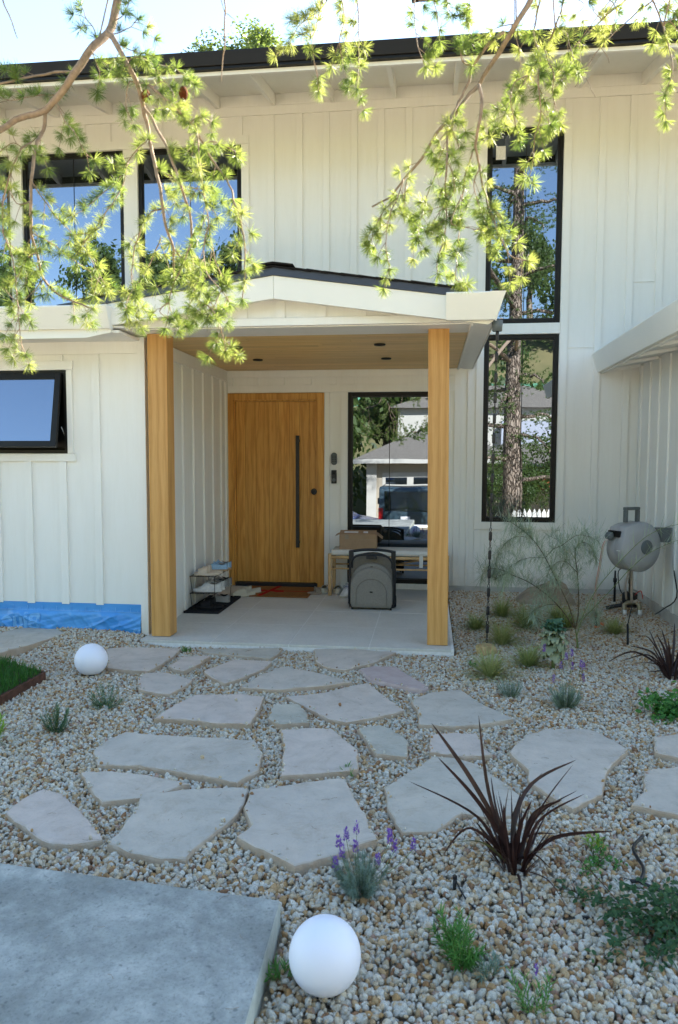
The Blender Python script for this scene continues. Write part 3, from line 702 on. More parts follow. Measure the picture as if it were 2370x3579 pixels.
# ceiling boards
ce = MB().box(-2.30, .284, 5.60, 8.29, 2.475, 2.49).build('porch_ceiling', 'navy_metal', H)
yb = 5.605; k = 0
while yb < 8.27:
    wd = .128
    x0 = -2.305
    for cut in ([rnd.uniform(-1.7, -.3)] if rnd.random() < .6 else [])+[.284]:
        o = MB().box(x0+.0005, cut-.0005, yb+.001, min(yb+wd, 8.297)-.001, 2.455, 2.474).build('ceiling_board', 'cedar_ceiling', ce, bevel=.0025); x0 = cut
    yb += wd
for x, y_ in ((-1.717, 6.54), (-1.726, 7.37), (-.443, 6.50), (-.44, 7.40)):
    MB().lathe([(.047, .0), (.05, .004), (.05, .012), (.04, .012), (.036, .0)], 24, (x, y_, 2.442)).lathe([(.037, 0.01), (.0, .011)], 24, (x, y_, 2.442)).build('downlight', 'black_iron', ce, True)

# gutters (trapezoid section)
def gutter_prof(o, s): return [(o, 2.45), (o+s*.07, 2.45), (o+s*.145, 2.62), (o+s*.138, 2.625), (o+s*.0, 2.625)]
gt = MB()
gz0, gz1 = 2.435, 2.598
gt.prism([(5.445, gz0), (5.395, gz0), (5.325, gz1-.008), (5.33, gz1), (5.345, gz1), (5.445, gz1-.02)], -7, -2.40, 'x')
wgo = gt.build('wing_gutter', 'gutter_paint', H, bevel=.0015)
MB().prism([(5.447, gz0-.004), (5.39, gz0-.004), (5.318, gz1+.001), (5.447, gz1+.001)], -2.399, -2.392, 'x').build('end_cap', 'gutter_paint', wgo)
MB().box(-7, -2.60, FY+.002, FY+.03, 2.372, 2.62).prism([(-2.60, 2.372), (-2.4, 2.41), (-2.4, 2.62), (-2.60, 2.62)], FY+.002, FY+.03).build('wing_fascia', 'gutter_paint', H)
MB().box(-7, -2.35, FY+.03, LY, 2.41, 2.43).build('wing_soffit', 'white', H)
MB().prism([(FY, 2.60), (WY, 3.0), (WY, 2.96), (FY, 2.56)], -7, -2.5, 'x').build('wing_roof', 'roof_shingle', H)
# right corner gutter: short front return plus the run back to the wall
g3 = MB()
g3.prism([(5.418, 2.44), (5.37, 2.44), (5.30, 2.612), (5.305, 2.62), (5.418, 2.62)], .10, .40, 'x')
# sloping outer corner and side run
vs = [(.40, 5.418, 2.44), (.40, 5.37, 2.44), (.40, 5.30, 2.62), (.40, 5.418, 2.62), (.44, 5.418, 2.44), (.44, 5.37, 2.44), (.51, 5.30, 2.62), (.51, 5.418, 2.62)]
g3.add(vs, [(0, 1, 5, 4), (1, 2, 6, 5), (2, 3, 7, 6), (0, 4, 7, 3), (4, 5, 6, 7)])
g3.prism([(.446, 2.44), (.455, 2.44), (.51, 2.62), (.446, 2.62)], 5.418, WY-.03)
go_ = g3.build('corner_gutter', 'gutter_paint', H)
MB().lathe([(.034, 0), (.040, .075)], 18, (.465, 5.46, 2.372)).build('downspout_outlet', 'reel_dark', go_, True)

# ---- main roof
def eb(y): return 5.06+(y-7.08)*.2213      # underside of rafters
mr = MB().prism([(7.06, eb(7.06)+.125), (12.5, eb(12.5)+.125), (18, eb(12.5)-1.15), (18, eb(12.5)-1.1), (12.5, eb(12.5)+.17), (7.0, eb(7.0)+.17)], -8.5, 8, 'x').build('main_roof', 'white', H)
MB().prism([(6.99, eb(7)+.172), (12.5, eb(12.5)+.172), (12.5, eb(12.5)+.195), (6.99, eb(7)+.19)], -8.5, 8, 'x').build('roofing', 'roof_shingle', mr)
MB().prism([(7.05, 5.115), (6.985, 5.115), (6.965, 5.225), (6.97, 5.238), (7.05, 5.238)], -8.5, 8, 'x').build('eave_gutter', 'dark_metal', mr, bevel=.004)
box('gutter_flashing', 'black_frame', mr, -8.5, 8, 7.0, 7.05, 5.09, 5.113)
box('eave_trim', 'white', mr, -8.5, 8, 7.045, 7.08, 5.052, 5.088, bevel=.002)
for x in (-6.2, -5.55, -4.9, -4.25, -3.62, -3.0, -2.37, -1.745, -1.10, -.42, .22, .86, 1.50, 2.15, 2.8, 3.4):
    MB().prism([(7.081, eb(7.081)), (WY-.022, eb(WY-.022)), (WY-.022, eb(WY)+.12), (7.081, eb(7.081)+.125)], x-.022, x+.022, 'x').build('rafter', 'white', mr, bevel=.002)
MB().box(-7.2, 6.5, WY-.018, WY+.02, 5.333, 5.46).build('frieze_blocking', 'white', mr)

# ---- right wing
RWX = 2.2
rw = MB().box(RWX, RWX+.15, 5.2, WY, .075, 2.56).build('right_wing_wall', 'white', H)
MB().box(RWX-.008, RWX+.15, 5.2, WY-.013, -.15, .073).build('foundation', 'concrete_foot', rw)
MB().prism([(RWX+.151, -.1), (7.5, -.1), (7.5, 3.1), (RWX+.151, 2.5)], 5.2, 5.35).build('right_wing_front', 'white', H)
y_ = 8.22
while y_ > 5.3:
    MB().box(RWX-.019, RWX, y_-.07, y_, .078, 2.44).build('batten', 'white', rw, bevel=.002); y_ -= .31
rg = MB().prism([(1.80, 2.39), (1.765, 2.39), (1.705, 2.578), (1.71, 2.59), (1.80, 2.59)], 4.9, WY-.022).build('right_wing_gutter', 'gutter_paint', H, bevel=.002)
MB().box(1.802, 1.83, 5.2, WY-.022, 2.375, 2.56).build('right_wing_fascia', 'white', H, bevel=.002)
MB().prism([(1.832, 2.41), (2.2, 2.465), (2.2, 2.48), (1.832, 2.43)], 4.9, WY-.022).build('right_wing_soffit', 'white', H)
for i in range(6):
    yy = 8.18-.6*i
    MB().prism([(1.832, 2.375), (2.18, 2.435), (2.18, 2.46), (1.832, 2.408)], yy-.02, yy+.02).build('rafter_tail', 'white', rw)
MB().prism([(1.82, 2.592), (6.5, 3.2), (6.5, 3.15), (1.82, 2.56)], 4.9, WY-.022).build('right_wing_roof', 'roof_shingle', H)
cp = MB(); cp.tube(smoothpath([(2.19, 7.0, .83), (2.185, 6.93, .5), (2.18, 6.80, .25), (2.13, 7.0, .1), (2.15, 7.3, -.01)]), .006); 
cp.build('wall_cable', 'black_plastic', rw, True)

# ---------------------------------------------------------------- blue membrane on the wing footing
def memd(x, z):
    d = .020*abs(mnoise.noise(Vector((x*4.2+z*3.2, z*4, 1))))
    for sc_, an, am, sd in ((2.6, 1.1, .017, 3), (3.4, -1.5, .014, 7), (6.5, .5, .008, 11), (8, -3, .006, 17)):
        r_ = 1-abs(mnoise.noise(Vector((x*sc_+z*sc_*an*1.6+.25*mnoise.noise(Vector((x*5, z*5, sd))), z*1.5, sd)))*2); d += am*max(0, r_)**5
    return d*(1-sm(z, .14, .19)*.85)
mb_ = MB(); nx, nz = 260, 34
x0, x1 = -4.6, -2.375
vs = []; 
for j in range(nz+1):
    for i in range(nx+1):
        x = x0+(x1-x0)*i/nx; z = -.06+.305*j/nz
        d = memd(x, z)
        vs.append((x, LY-.006-d, z))
mb_.add(vs, [(j*(nx+1)+i, j*(nx+1)+i+1, (j+1)*(nx+1)+i+1, (j+1)*(nx+1)+i) for j in range(nz) for i in range(nx)])
mem = mb_.build('plastic_membrane', 'membrane', None, True)
tag(mem, 'wrinkled blue plastic membrane covering the footing under the left white wall', 'membrane')
ln = MB(); ln.box(x0, x1-.01, LY-.0175, LY-.0135, .176, .179)
for i in range(34):
    x = x1-.03-i*.065; ln.box(x, x+.003, LY-.0175, LY-.0135, .180, .215 if i % 2 else .192)
ln.build('ruler_print', 'membrane_print', mem)
box('footing_edge', 'black_plastic', H, -7, -2.373, LY-.004, LY+.05, -.1, .233)
def text(body, x, z, size, y, mirror, par, rot=0):
    cu = bpy.data.curves.new('lettering', 'FONT'); cu.body = body; cu.size = size; cu.extrude = .0008; cu.offset = .006*size/.2
    tmp = bpy.data.objects.new('lettering_tmp', cu); C.objects.link(tmp)
    dg = bpy.context.evaluated_depsgraph_get(); me = bpy.data.meshes.new_from_object(tmp.evaluated_get(dg))
    bpy.data.objects.remove(tmp)
    sx_ = -1 if mirror else 1
    T = Matrix.Translation((x, y, z)) @ Matrix.Rotation(R(rot), 4, 'Y') @ Matrix.Rotation(R(90), 4, 'X') @ Matrix.Diagonal((sx_, 1, 1, 1))
    me.transform(T); 
    for m in list(me.materials): pass
    me.materials.clear()
    bm = bmesh.new(); bm.from_mesh(me); bmesh.ops.delete(bm, geom=[f for f in bm.faces if f.normal.y > -.5], context='FACES'); bmesh.ops.triangulate(bm, faces=bm.faces)
    for _ in range(3): bmesh.ops.subdivide_edges(bm, edges=[e for e in bm.edges if e.calc_length() > .012], cuts=1)
    for v_ in bm.verts: v_.co.y = LY-.0085-memd(v_.co.x, v_.co.z)
    bm.to_mesh(me); bm.free()
    o = link('lettering', me, 'membrane_print', par); return o
text('Blue', -3.255, .005, .205, LY-.052, True, mem, 4)
text('n', -2.385, -.03, .14, LY-.052, True, mem, 10)

# ---------------------------------------------------------------- rain chain
rc = tag(empty('rain_chain', (.467, 5.46, 2.37)), 'black metal rain chain of small cups hanging from the porch gutter', 'rain chain')
top = Vector((.467, 5.46, 2.37)); bot = Vector((.452, 5.74, .045)); n = 16; dv_ = (bot-top)
def loopmesh(L, W, r=.003):
    pts = [(0, 0, 0), (W, 0, -L*.28), (W, 0, -L*.72), (0, 0, -L), (-W, 0, -L*.72), (-W, 0, -L*.28), (0, 0, 0)]
    return MB().tube(pts, r, 5, cap=False)
cupm = None; lk1 = None
per = dv_.length/n; q = dv_.to_track_quat('-Z', 'X')
for i in range(n):
    p = top+dv_*(i/n)-rc.location
    if cupm is None:
        o1 = MB().lathe([(.0, -.004), (.0105, -.0), (.0125, -.005), (.0125, -.060), (.0105, -.066), (0, -.066)], 12).build('cup', 'black_iron', rc, True)
        o2 = loopmesh(.05, .0095).build('link', 'black_iron', rc); o3 = loopmesh(.035, .007).build('link', 'black_iron', rc)
        cupm, lk1, lk2 = o1.data, o2.data, o3.data
    else:
        o1 = link('cup', cupm, None, rc); o2 = link('link', lk1, None, rc); o3 = link('link', lk2, None, rc)
    for o, off, tw in ((o1, .0, 0), (o2, .064, 0), (o3, .112, 1.3)):
        o.rotation_mode = 'QUATERNION'; o.rotation_quaternion = q @ Matrix.Rotation(tw+rnd.uniform(-.5, .5), 3, 'Z').to_quaternion()
        o.location = p+dv_.normalized()*off

def rock(name, mat, loc, size, seed, label, cat, sub=3, flat=0):
    bm = bmesh.new(); bmesh.ops.create_icosphere(bm, subdivisions=sub, radius=1)
    for v_ in bm.verts:
        d = 1+.28*mnoise.noise(v_.co*1.1+Vector((seed, 0, 0)))+.08*mnoise.noise(v_.co*4+Vector((seed, 0, 0)))
        c_ = v_.co*d
        for ax in range(3): c_[ax] = max(-.78, min(.78, c_[ax]))
        if flat: c_.z = min(c_.z, flat)
        v_.co = Vector((c_.x*size[0], c_.y*size[1], c_.z*size[2]))
    me = bpy.data.meshes.new(name); bm.to_mesh(me); bm.free()
    o = link(name, me, mat); o.location = loc; return tag(o, label, cat)
rock('splash_rock', 'yellow_rock', (.452, 5.76, -.02), (.085, .07, .075), 3, 'small squarish yellow rock under the end of the rain chain', 'rock', 3, .62).rotation_euler.z = .5
# slanting boulder leaning on the bed
bm_ = MB(); P = [(.90, 0), (1.06, .13), (1.22, .17), (1.30, .225), (1.37, .20), (1.47, .06), (1.50, -.03), (1.45, -.12), (.95, -.12)]
P = [(x, z-.0) for x, z in P]
bm_.prism(P, 7.62, 7.92)
bo = bm_.build('boulder', 'boulder', None, False, bevel=.02); tag(bo, 'large tan slanted boulder behind the feathery shrub near the wall', 'boulder')
bpy.context.view_layer.update()
me = bo.data; bmx = bmesh.new(); bmx.from_mesh(me); bmesh.ops.triangulate(bmx, faces=bmx.faces); bmesh.ops.subdivide_edges(bmx, edges=bmx.edges, cuts=3, use_grid_fill=True)
for v_ in bmx.verts: v_.co += Vector((1, 1, 1))*.018*mnoise.noise(v_.co*7)
bmx.to_mesh(me); bmx.free()

# ---------------------------------------------------------------- globes
def globe(loc, r, label):
    th0 = -54; prof = [(0, r*math.sin(R(th0)))]+[(r*math.cos(R(t)), r*math.sin(R(t))) for t in range(th0, 90, 6)]+[(0, r)]
    g_ = empty('globe_light', (loc[0], loc[1], loc[2]-r*.8)); tag(g_, label, 'garden light', 'round white globe lights lying on the gravel')
    MB().lathe([(a, b+r*.8) for a, b in prof], 56).build('globe', 'globe', g_, True)
    MB().lathe([(.045, -.02), (.045, .012)], 20).build('base', 'black_plastic', g_)
globe((-.283, 2.009, .042), .1035, 'round white globe light on gravel beside the concrete landing')
globe((-2.333, 4.842, .058), .112, 'white globe light near the blue membrane, flattened at its base')

# ---------------------------------------------------------------- lawn with edging
lw_ = empty('lawn'); tag(lw_, kind='structure')
MB().prism(LAWN, -.1, .0, 'z').build('turf', 'soil', lw_)
bl = MB()
for _ in range(17000):
    x = rnd.uniform(-4.0, -2.6); y_ = rnd.uniform(3.1, 5.3)
    if not inpoly(x, y_, [(p[0]*.997-.008, p[1]) for p in LAWN]): continue
    h_ = rnd.uniform(.035, .085); a = rnd.uniform(0, 6.28); b = rnd.uniform(0, .05); w_ = .0022
    dx, dy = math.cos(a), math.sin(a)
    bl.add([(x-dy*w_, y_+dx*w_, 0), (x+dy*w_, y_-dx*w_, 0), (x+dx*b*.4+dy*w_, y_+dy*b*.4-dx*w_, h_*.6), (x+dx*b*.4-dy*w_, y_+dy*b*.4+dx*w_, h_*.6), (x+dx*b, y_+dy*b, h_)], [(0, 1, 2, 3), (3, 2, 4)])
o = bl.build('grass', 'lawn_blade', None); tag(o, 'short green grass of the small lawn at left', 'grass', kind='stuff')
ed = MB()
for a, b in zip(LAWN[:4], LAWN[1:5]):
    a, b = Vector(a), Vector(b); t = (b-a).normalized(); nrm = Vector((t.y, -t.x))*.009
    ed.prism([tuple(a-nrm), tuple(b-nrm), tuple(b+nrm), tuple(a+nrm)], -.09, .012, 'z')
o = ed.build('lawn_edging', 'edging', None); tag(o, 'low rusty brown edging strip around the corner of the lawn', 'edging')

# ---------------------------------------------------------------- plants
def blade(mb, base, dirv, L, w_, droop, n=4, up=None):
    """tapering arching blade"""
    d = Vector(dirv).normalized(); p = Vector(base); side = d.cross(Vector((0, 0, 1)))
    side = side.normalized() if side.length > .05 else Vector((math.cos(L*99), math.sin(L*99), 0))
    vs = []; fs = []
    for i in range(n+1):
        t = i/n; ww = w_*(1-t**1.6)*(.55+.45*min(1, t*4))
        if i == n: vs.append(p.copy())
        else: vs += [p-side*ww, p+side*ww]
        p = p+d*(L/n); d = (d+Vector((0, 0, -droop/n))).normalized()
    for i in range(n-1): fs.append((2*i, 2*i+1, 2*i+3, 2*i+2))
    fs.append((2*n-2, 2*n-1, 2*n)); mb.add(vs, fs)
def tuft_mesh(name, mat, n, L, w_, spread, droop, seed):
    r_ = random.Random(seed); mb = MB()
    for i in range(n):
        a = r_.uniform(0, 6.283); e = r_.uniform(*spread); rad = r_.uniform(0, .02)
        blade(mb, (math.cos(a)*rad, math.sin(a)*rad, 0), (math.cos(a)*math.cos(e), math.sin(a)*math.cos(e), math.sin(e)), L*r_.uniform(.6, 1.1), w_*r_.uniform(.7, 1.2), droop*r_.uniform(.5, 1.3))
    return mb
def plant_root(name, x, y, label, cat, group=None, dz=-.02):
    t = empty(name, (x, y, gh(x, y)+dz)); return tag(t, label, cat, group)
tufts = [
 (.421, 6.614, 'dim', .8, 'small grass tuft left of the rain chain, darkest green of its row'),
 (.700, 7.107, 'dim', .9, 'dark grass tuft furthest back beside the rain chain near the wall'),
 (.861, 6.673, 'dim', 1.15, 'largest grassy green tuft in the middle of the bed behind the rain chain'),
 (1.170, 6.887, 'dim', 1.0, 'green grass tuft just left of the feathery shrub stem'),
 (.600, 6.083, 'var', 1.0, 'yellow green grass tuft right behind the foot of the rain chain'),
 (.730, 5.453, 'dim', .85, 'striped grass tuft to the left of the ruffled pale plant'),
 (.430, 5.143, 'var', 1.1, 'bright yellow striped grass tuft in front of the yellow rock'),
 (1.600, 6.562, 'var', .75, 'small yellow grass tuft beside the orange hose nozzle'),
 (1.23, 6.75, 'dim', .8, 'fine green tuft at the foot of the feathery shrub'),
]
tm = {}
for i, (x, y_, k_, sc_, lab) in enumerate(tufts):
    o = plant_root('grass_tuft', x, y_, lab, 'grass tuft', 'ornamental grass tufts in the gravel bed')
    a = tuft_mesh('blades', None, 280, .29*sc_, .0030, (.25, 1.3), .9, 40+i).build('blades', 'variegated_grass' if k_ == 'var' else 'green_grass_leaf', o)
    b = tuft_mesh('inner_blades', None, 90, .22*sc_, .003, (.7, 1.45), .6, 90+i).build('inner_blades', 'variegated_grass', o)
def mound(name, x, y, leaf, n, L, w_, lab, cat, group=None, spread=(.3, 1.5), seed=1, stems=14, droop=.1, dz=-.015, dist=.045, twigs=True):
    """bushy small shrub: woody stems carrying many short narrow leaves"""
    o = plant_root(name, x, y, lab, cat, group, dz); r_ = random.Random(seed); lf = MB(); st = MB()
    tips = []
    for i in range(stems):
        a = r_.uniform(0, 6.283); e = r_.uniform(*spread); d = Vector((math.cos(a)*math.cos(e), math.sin(a)*math.cos(e), math.sin(e)))
        LL = L*r_.uniform(.6, 1.05); b = Vector((math.cos(a), math.sin(a), 0))*r_.uniform(0, dist*.5)
        P = [b, b+d*LL*.5, b+(d+Vector((0, 0, .25))).normalized()*LL]
        st.tube(P, .0016, 4, .0008); tips.append((P[2], d))
        m = n//stems
        for j in range(m):
            t = .12+.88*j/m; q_ = b.lerp(P[1], min(1, t*2)) if t < .5 else P[1].lerp(P[2], (t-.5)*2)
            ang = j*2.4+r_.uniform(-.4, .4); ax = d.orthogonal().normalized(); ax.rotate(Matrix.Rotation(ang, 3, d)); ld = (ax+d*r_.uniform(.7, 1.3)).normalized()
            blade(lf, q_, ld, .026*r_.uniform(.7, 1.2)*(w_/.0016)**.3, w_, droop, 2)
    lf.build('leaves', leaf, o); st.build('stems', 'stem_green', o); return o, tips, r_
def lavender(x, y, lab, seed, flowers, L=.15, leafm='lavender_leaf', group='lavender plants in the gravel'):
    o, tips, r_ = mound('lavender', x, y, leafm, 2600, L, .0018, lab, 'lavender', group, (.45, 1.5), seed, 34)
    for (dx, dy, hz) in flowers:
        st = MB(); st.tube(smoothpath([(dx*.2, dy*.2, .03), (dx*.7, dy*.7, hz*.6), (dx, dy, hz)]), .0011, 4)
        st.build('flower_stem', 'stem_green', o)
        fl = MB()
        for k_ in range(60):
            t = r_.random(); a = r_.uniform(0, 6.28); c_ = Vector((dx, dy, hz-.012+.048*t))
            rr = .007*(1-.5*t); p = c_+Vector((math.cos(a)*rr, math.sin(a)*rr, 0))
            blade(fl, p, (math.cos(a), math.sin(a), .8), .010, .0032, 0, 2)
        fl.build('flower', 'lavender_flower', o)
lavender(-.224, 2.47, 'lavender with purple spikes in front of the flagstones near the concrete landing', 5,
 [(-.080, .03, .155), (-.055, .05, .17), (-.02, .03, .14), (-.02, .05, .20), (.095, .10, .15), (.115, .08, .12), (.10, .05, .165), (-.085, -.02, .10), (.06, .0, .11), (-.065, .0, .135), (.18, .12, .11)], .135)
lavender(.842, 4.555, 'grey green lavender with violet flowers on the right, beside a small stone', 6,
 [(.0, .05, .30), (.03, .03, .33), (.08, .0, .27), (.10, .02, .25), (-.02, .1, .23), (-.12, .12, .33), (.09, -.02, .19), (-.08, 0, .17), (.04, .06, .24)], .15)
o, _, _ = mound('grey_cushion_plant', .53, 4.724, 'blue_fescue', 1300, .125, .0014, 'rounded blue grey cushion plant without flowers, left of the lavender', 'plant', None, (.3, 1.5), 8, 44)
mound('rosemary', -2.021, 3.749, 'rosemary', 900, .16, .0022, 'dark green upright rosemary on the left gravel, nearest the camera', 'rosemary', 'young rosemary plants at left', (.6, 1.5), 9, 22)
mound('rosemary', -1.93, 4.20, 'rosemary', 750, .15, .0022, 'low leaning dark rosemary in front of the far white globe', 'rosemary', 'young rosemary plants at left', (.15, .9), 10, 20)
mound('green_herb_plant', .11, 2.16, 'herb_green', 700, .15, .0034, 'bright green narrow leaved plant to the right of the near white globe', 'plant', None, (.6, 1.5), 11, 20)
mound('grey_seedling', .185, 2.11, 'lavender_leaf', 120, .06, .003, 'tiny grey leaved seedling beside the bright green plant', 'plant', None, (.3, 1.3), 12, 8)
mound('bright_leafy_plant', -2.27, 3.52, 'bright_leaf', 500, .22, .0065, 'bright yellow green leafy plant cut by the left edge', 'plant', None, (.3, 1.5), 13, 20)
mound('weed_seedling', .64, 2.86, 'bright_leaf', 60, .06, .0045, 'small light green weed near the irrigation pipe', 'plant', None, (.5, 1.5), 14, 5)
mound('dry_sprig', .66, 2.80, 'stem_brown', 90, .06, .0015, 'small dry brown sprig among the stones at right', 'plant', None, (.2, 1.3), 15, 12)
o, tips, r_ = mound('flowering_sprig', .30, 1.96, 'herb_green', 120, .13, .0028, 'thin green sprig with one purple flower at the bottom edge', 'plant', None, (.9, 1.5), 16, 6)
fl = MB()
for k_ in range(24):
    a = rnd.uniform(0, 6.28); blade(fl, (.0, .0, .12+.03*rnd.random()), (math.cos(a), math.sin(a), .8), .010, .0025, 0, 2)
fl.build('flower', 'lavender_flower', o)
# small tufts between stones
for (x, y_, lab) in ((-.36, 3.42, 'tiny green sprout at the edge of a flagstone'), (-1.86, 5.47, 'tiny green weed in gravel by the left post'), (.33, 5.35, 'tiny weed left of the striped tuft'), (-.41, 2.02, 'small green sprout against the concrete landing side')):
    mound('sprout', x, y_, 'herb_green', 50, .04, .004, lab, 'sprout', None, (.3, 1.4), int(x*100), 5, dz=-.005)

def roundleaf_bush(name, x, y, mat, spread, n, h, lab, cat, seed, lw=.011, stemlist=None, dz=-.02):
    o = plant_root(name, x, y, lab, cat, None, dz); r_ = random.Random(seed); lf = MB(); st = MB()
    for (tx, ty, tz) in stemlist:
        P = smoothpath([(0, 0, 0), (tx*.5+r_.uniform(-.03, .03), ty*.5, tz*.8+.03), (tx, ty, tz)], 4); st.tube(P, .0022, 4, .001)
        for j in range(n):
            t = r_.uniform(.12, 1); q_ = P[int(t*(len(P)-1))]+Vector((r_.gauss(0, spread), r_.gauss(0, spread), r_.gauss(0, spread*.6)))
            nn = Vector((r_.gauss(0, .6), r_.gauss(0, .6)-.25, 1)).normalized(); u_ = nn.orthogonal().normalized(); u_.rotate(Matrix.Rotation(r_.uniform(0, 6.28), 3, nn)); v_ = nn.cross(u_)
            L = lw*r_.uniform(.6, 1.3)
            lf.add([q_-u_*L, q_-u_*L*.3+v_*L*.62+nn*L*.12, q_+u_*L*.6+v_*L*.45, q_+u_*L*1.1-nn*L*.25, q_+u_*L*.6-v_*L*.45, q_-u_*L*.3-v_*L*.62+nn*L*.12], [(0, 1, 2, 3), (0, 3, 4, 5)])
    lf.build('leaves', mat, o); st.build('stems', 'stem_brown', o); return o
roundleaf_bush('creeping_shrub', .78, 2.36, 'shrub_green', .026, 85, .1, 'dark green small leaved creeping shrub at the lower right edge', 'shrub', 21, .0105,
 [(-.25, -.16, .03), (-.22, -.05, .06), (-.30, .13, .04), (-.12, .10, .10), (-.05, -.12, .07), (.10, .05, .11), (.18, -.1, .08), (.05, .18, .07), (-.2, .02, .07), (.22, .12, .08), (-.14, -.22, .02), (-.02, .02, .12), (.3, 0, .06), (-.33, .2, .03)])
roundleaf_bush('creeping_sprig', .63, 2.75, 'herb_green', .016, 40, .1, 'light green creeping sprigs near the black irrigation tube', 'plant', 23, .008,
 [(-.08, -.1, .02), (.08, -.02, .02), (.02, .08, .03), (-.05, -.17, .02)])
roundleaf_bush('strawberry_plant', 1.42, 4.50, 'herb_green', .035, 70, .1, 'bright green clump of rounded leaves below the right dark flax', 'plant', 22, .018,
 [(-.16, .0, .05), (-.1, .12, .08), (-.05, -.08, .06), (.08, -.05, .07), (.2, -.05, .06), (.3, -.1, .06), (.12, .14, .09), (.05, .0, .1), (-.07, -.16, .0), (.3, .1, .07)])

# ruffled kale like plant
kp_ = plant_root('ruffled_plant', .90, 5.42, 'pale plant with ruffled felted leaves and a green crown on a thick stem', 'plant')
MB().tube([(0, 0, 0), (.005, 0, .12), (0, 0, .30)], .014, 8, .010).build('stalk', 'stem_green', kp_, True)
r_ = random.Random(4)
for k_ in range(30):
    a = k_*2.4; t = k_/30; e = -.75+1.9*t; z0 = .16+.16*t; L = .125*(1-.3*t)
    d = Vector((math.cos(a)*math.cos(e), math.sin(a)*math.cos(e), math.sin(e))); sd_ = Vector((-math.sin(a), math.cos(a), 0)); nn = d.cross(sd_)
    mb = MB(); vs = []; n1, n2 = 10, 12
    for i in range(n1+1):
        for j in range(n2+1):
            u = i/n1; v_ = (j/n2-.5)*2
            ww = .046*math.sin(math.pi*(.10+u*.80))**.6
            p = Vector((0, 0, z0))+d*(L*u*(1-.12*v_*v_))+sd_*(ww*v_)+nn*(.017*abs(v_)*math.sin(u*17+v_*5+k_)+.012*math.sin(math.pi*u)-.03*u*u)
            vs.append(p)
    mb.add(vs, [(i*(n2+1)+j, i*(n2+1)+j+1, (i+1)*(n2+1)+j+1, (i+1)*(n2+1)+j) for i in range(n1) for j in range(n2)])
    mb.build('leaf', 'kale_core' if k_ > 20 else 'kale_leaf', kp_, True)

# flax (phormium) clumps
def flax(name, leaves, lab, loc):
    o = empty(name, loc); tag(o, lab, 'flax plant', 'dark bronze flax plants'); L0 = Vector(loc); r_ = random.Random(len(leaves))
    for k_, (w_, P) in enumerate(leaves):
        P = [Vector(p)-L0 for p in P]; c_ = smoothpath(P, 7); n = len(c_); mb = MB(); vs = []
        view = (L0*.5-Vector((0, 0, 1.46))+L0*.5); 
        for i, p in enumerate(c_):
            t = i/(n-1); tg = (c_[min(i+1, n-1)]-c_[max(i-1, 0)]).normalized()
            sdv = tg.cross(Vector((r_.uniform(-.02, .02), 1, .35)).normalized()).normalized(); up_ = sdv.cross(tg)
            tw = (k_ % 5-2)*.28; sdv = (sdv*math.cos(tw)+up_*math.sin(tw)).normalized()
            ww = w_*.45*(math.sin(math.pi*(.14+.86*t))**.75 if t < 1 else .03)
            vs += [p-sdv*ww, p+up_*ww*.28, p+sdv*ww]
        fs = []
        for i in range(n-1): fs += [(3*i, 3*i+1, 3*i+4, 3*i+3), (3*i+1, 3*i+2, 3*i+5, 3*i+4)]
        mb.add(vs, fs); mb.build('leaf', 'flax_red' if (name.endswith('x') and lab.find('right') >= 0 and k_ == 4) else ('flax_olive' if k_ in (13,) else 'flax_leaf'), o, True)
    mb = MB()
    for k_ in range(46):
        a = r_.uniform(0, 6.28); e_ = r_.uniform(.2, .8); blade(mb, (math.cos(a)*.03, math.sin(a)*.03, -.01), (math.cos(a)*e_, math.sin(a)*e_, 1), r_.uniform(.14, .34), .0065, .5, 5)
    mb.build('inner_leaves', 'flax_leaf', o)
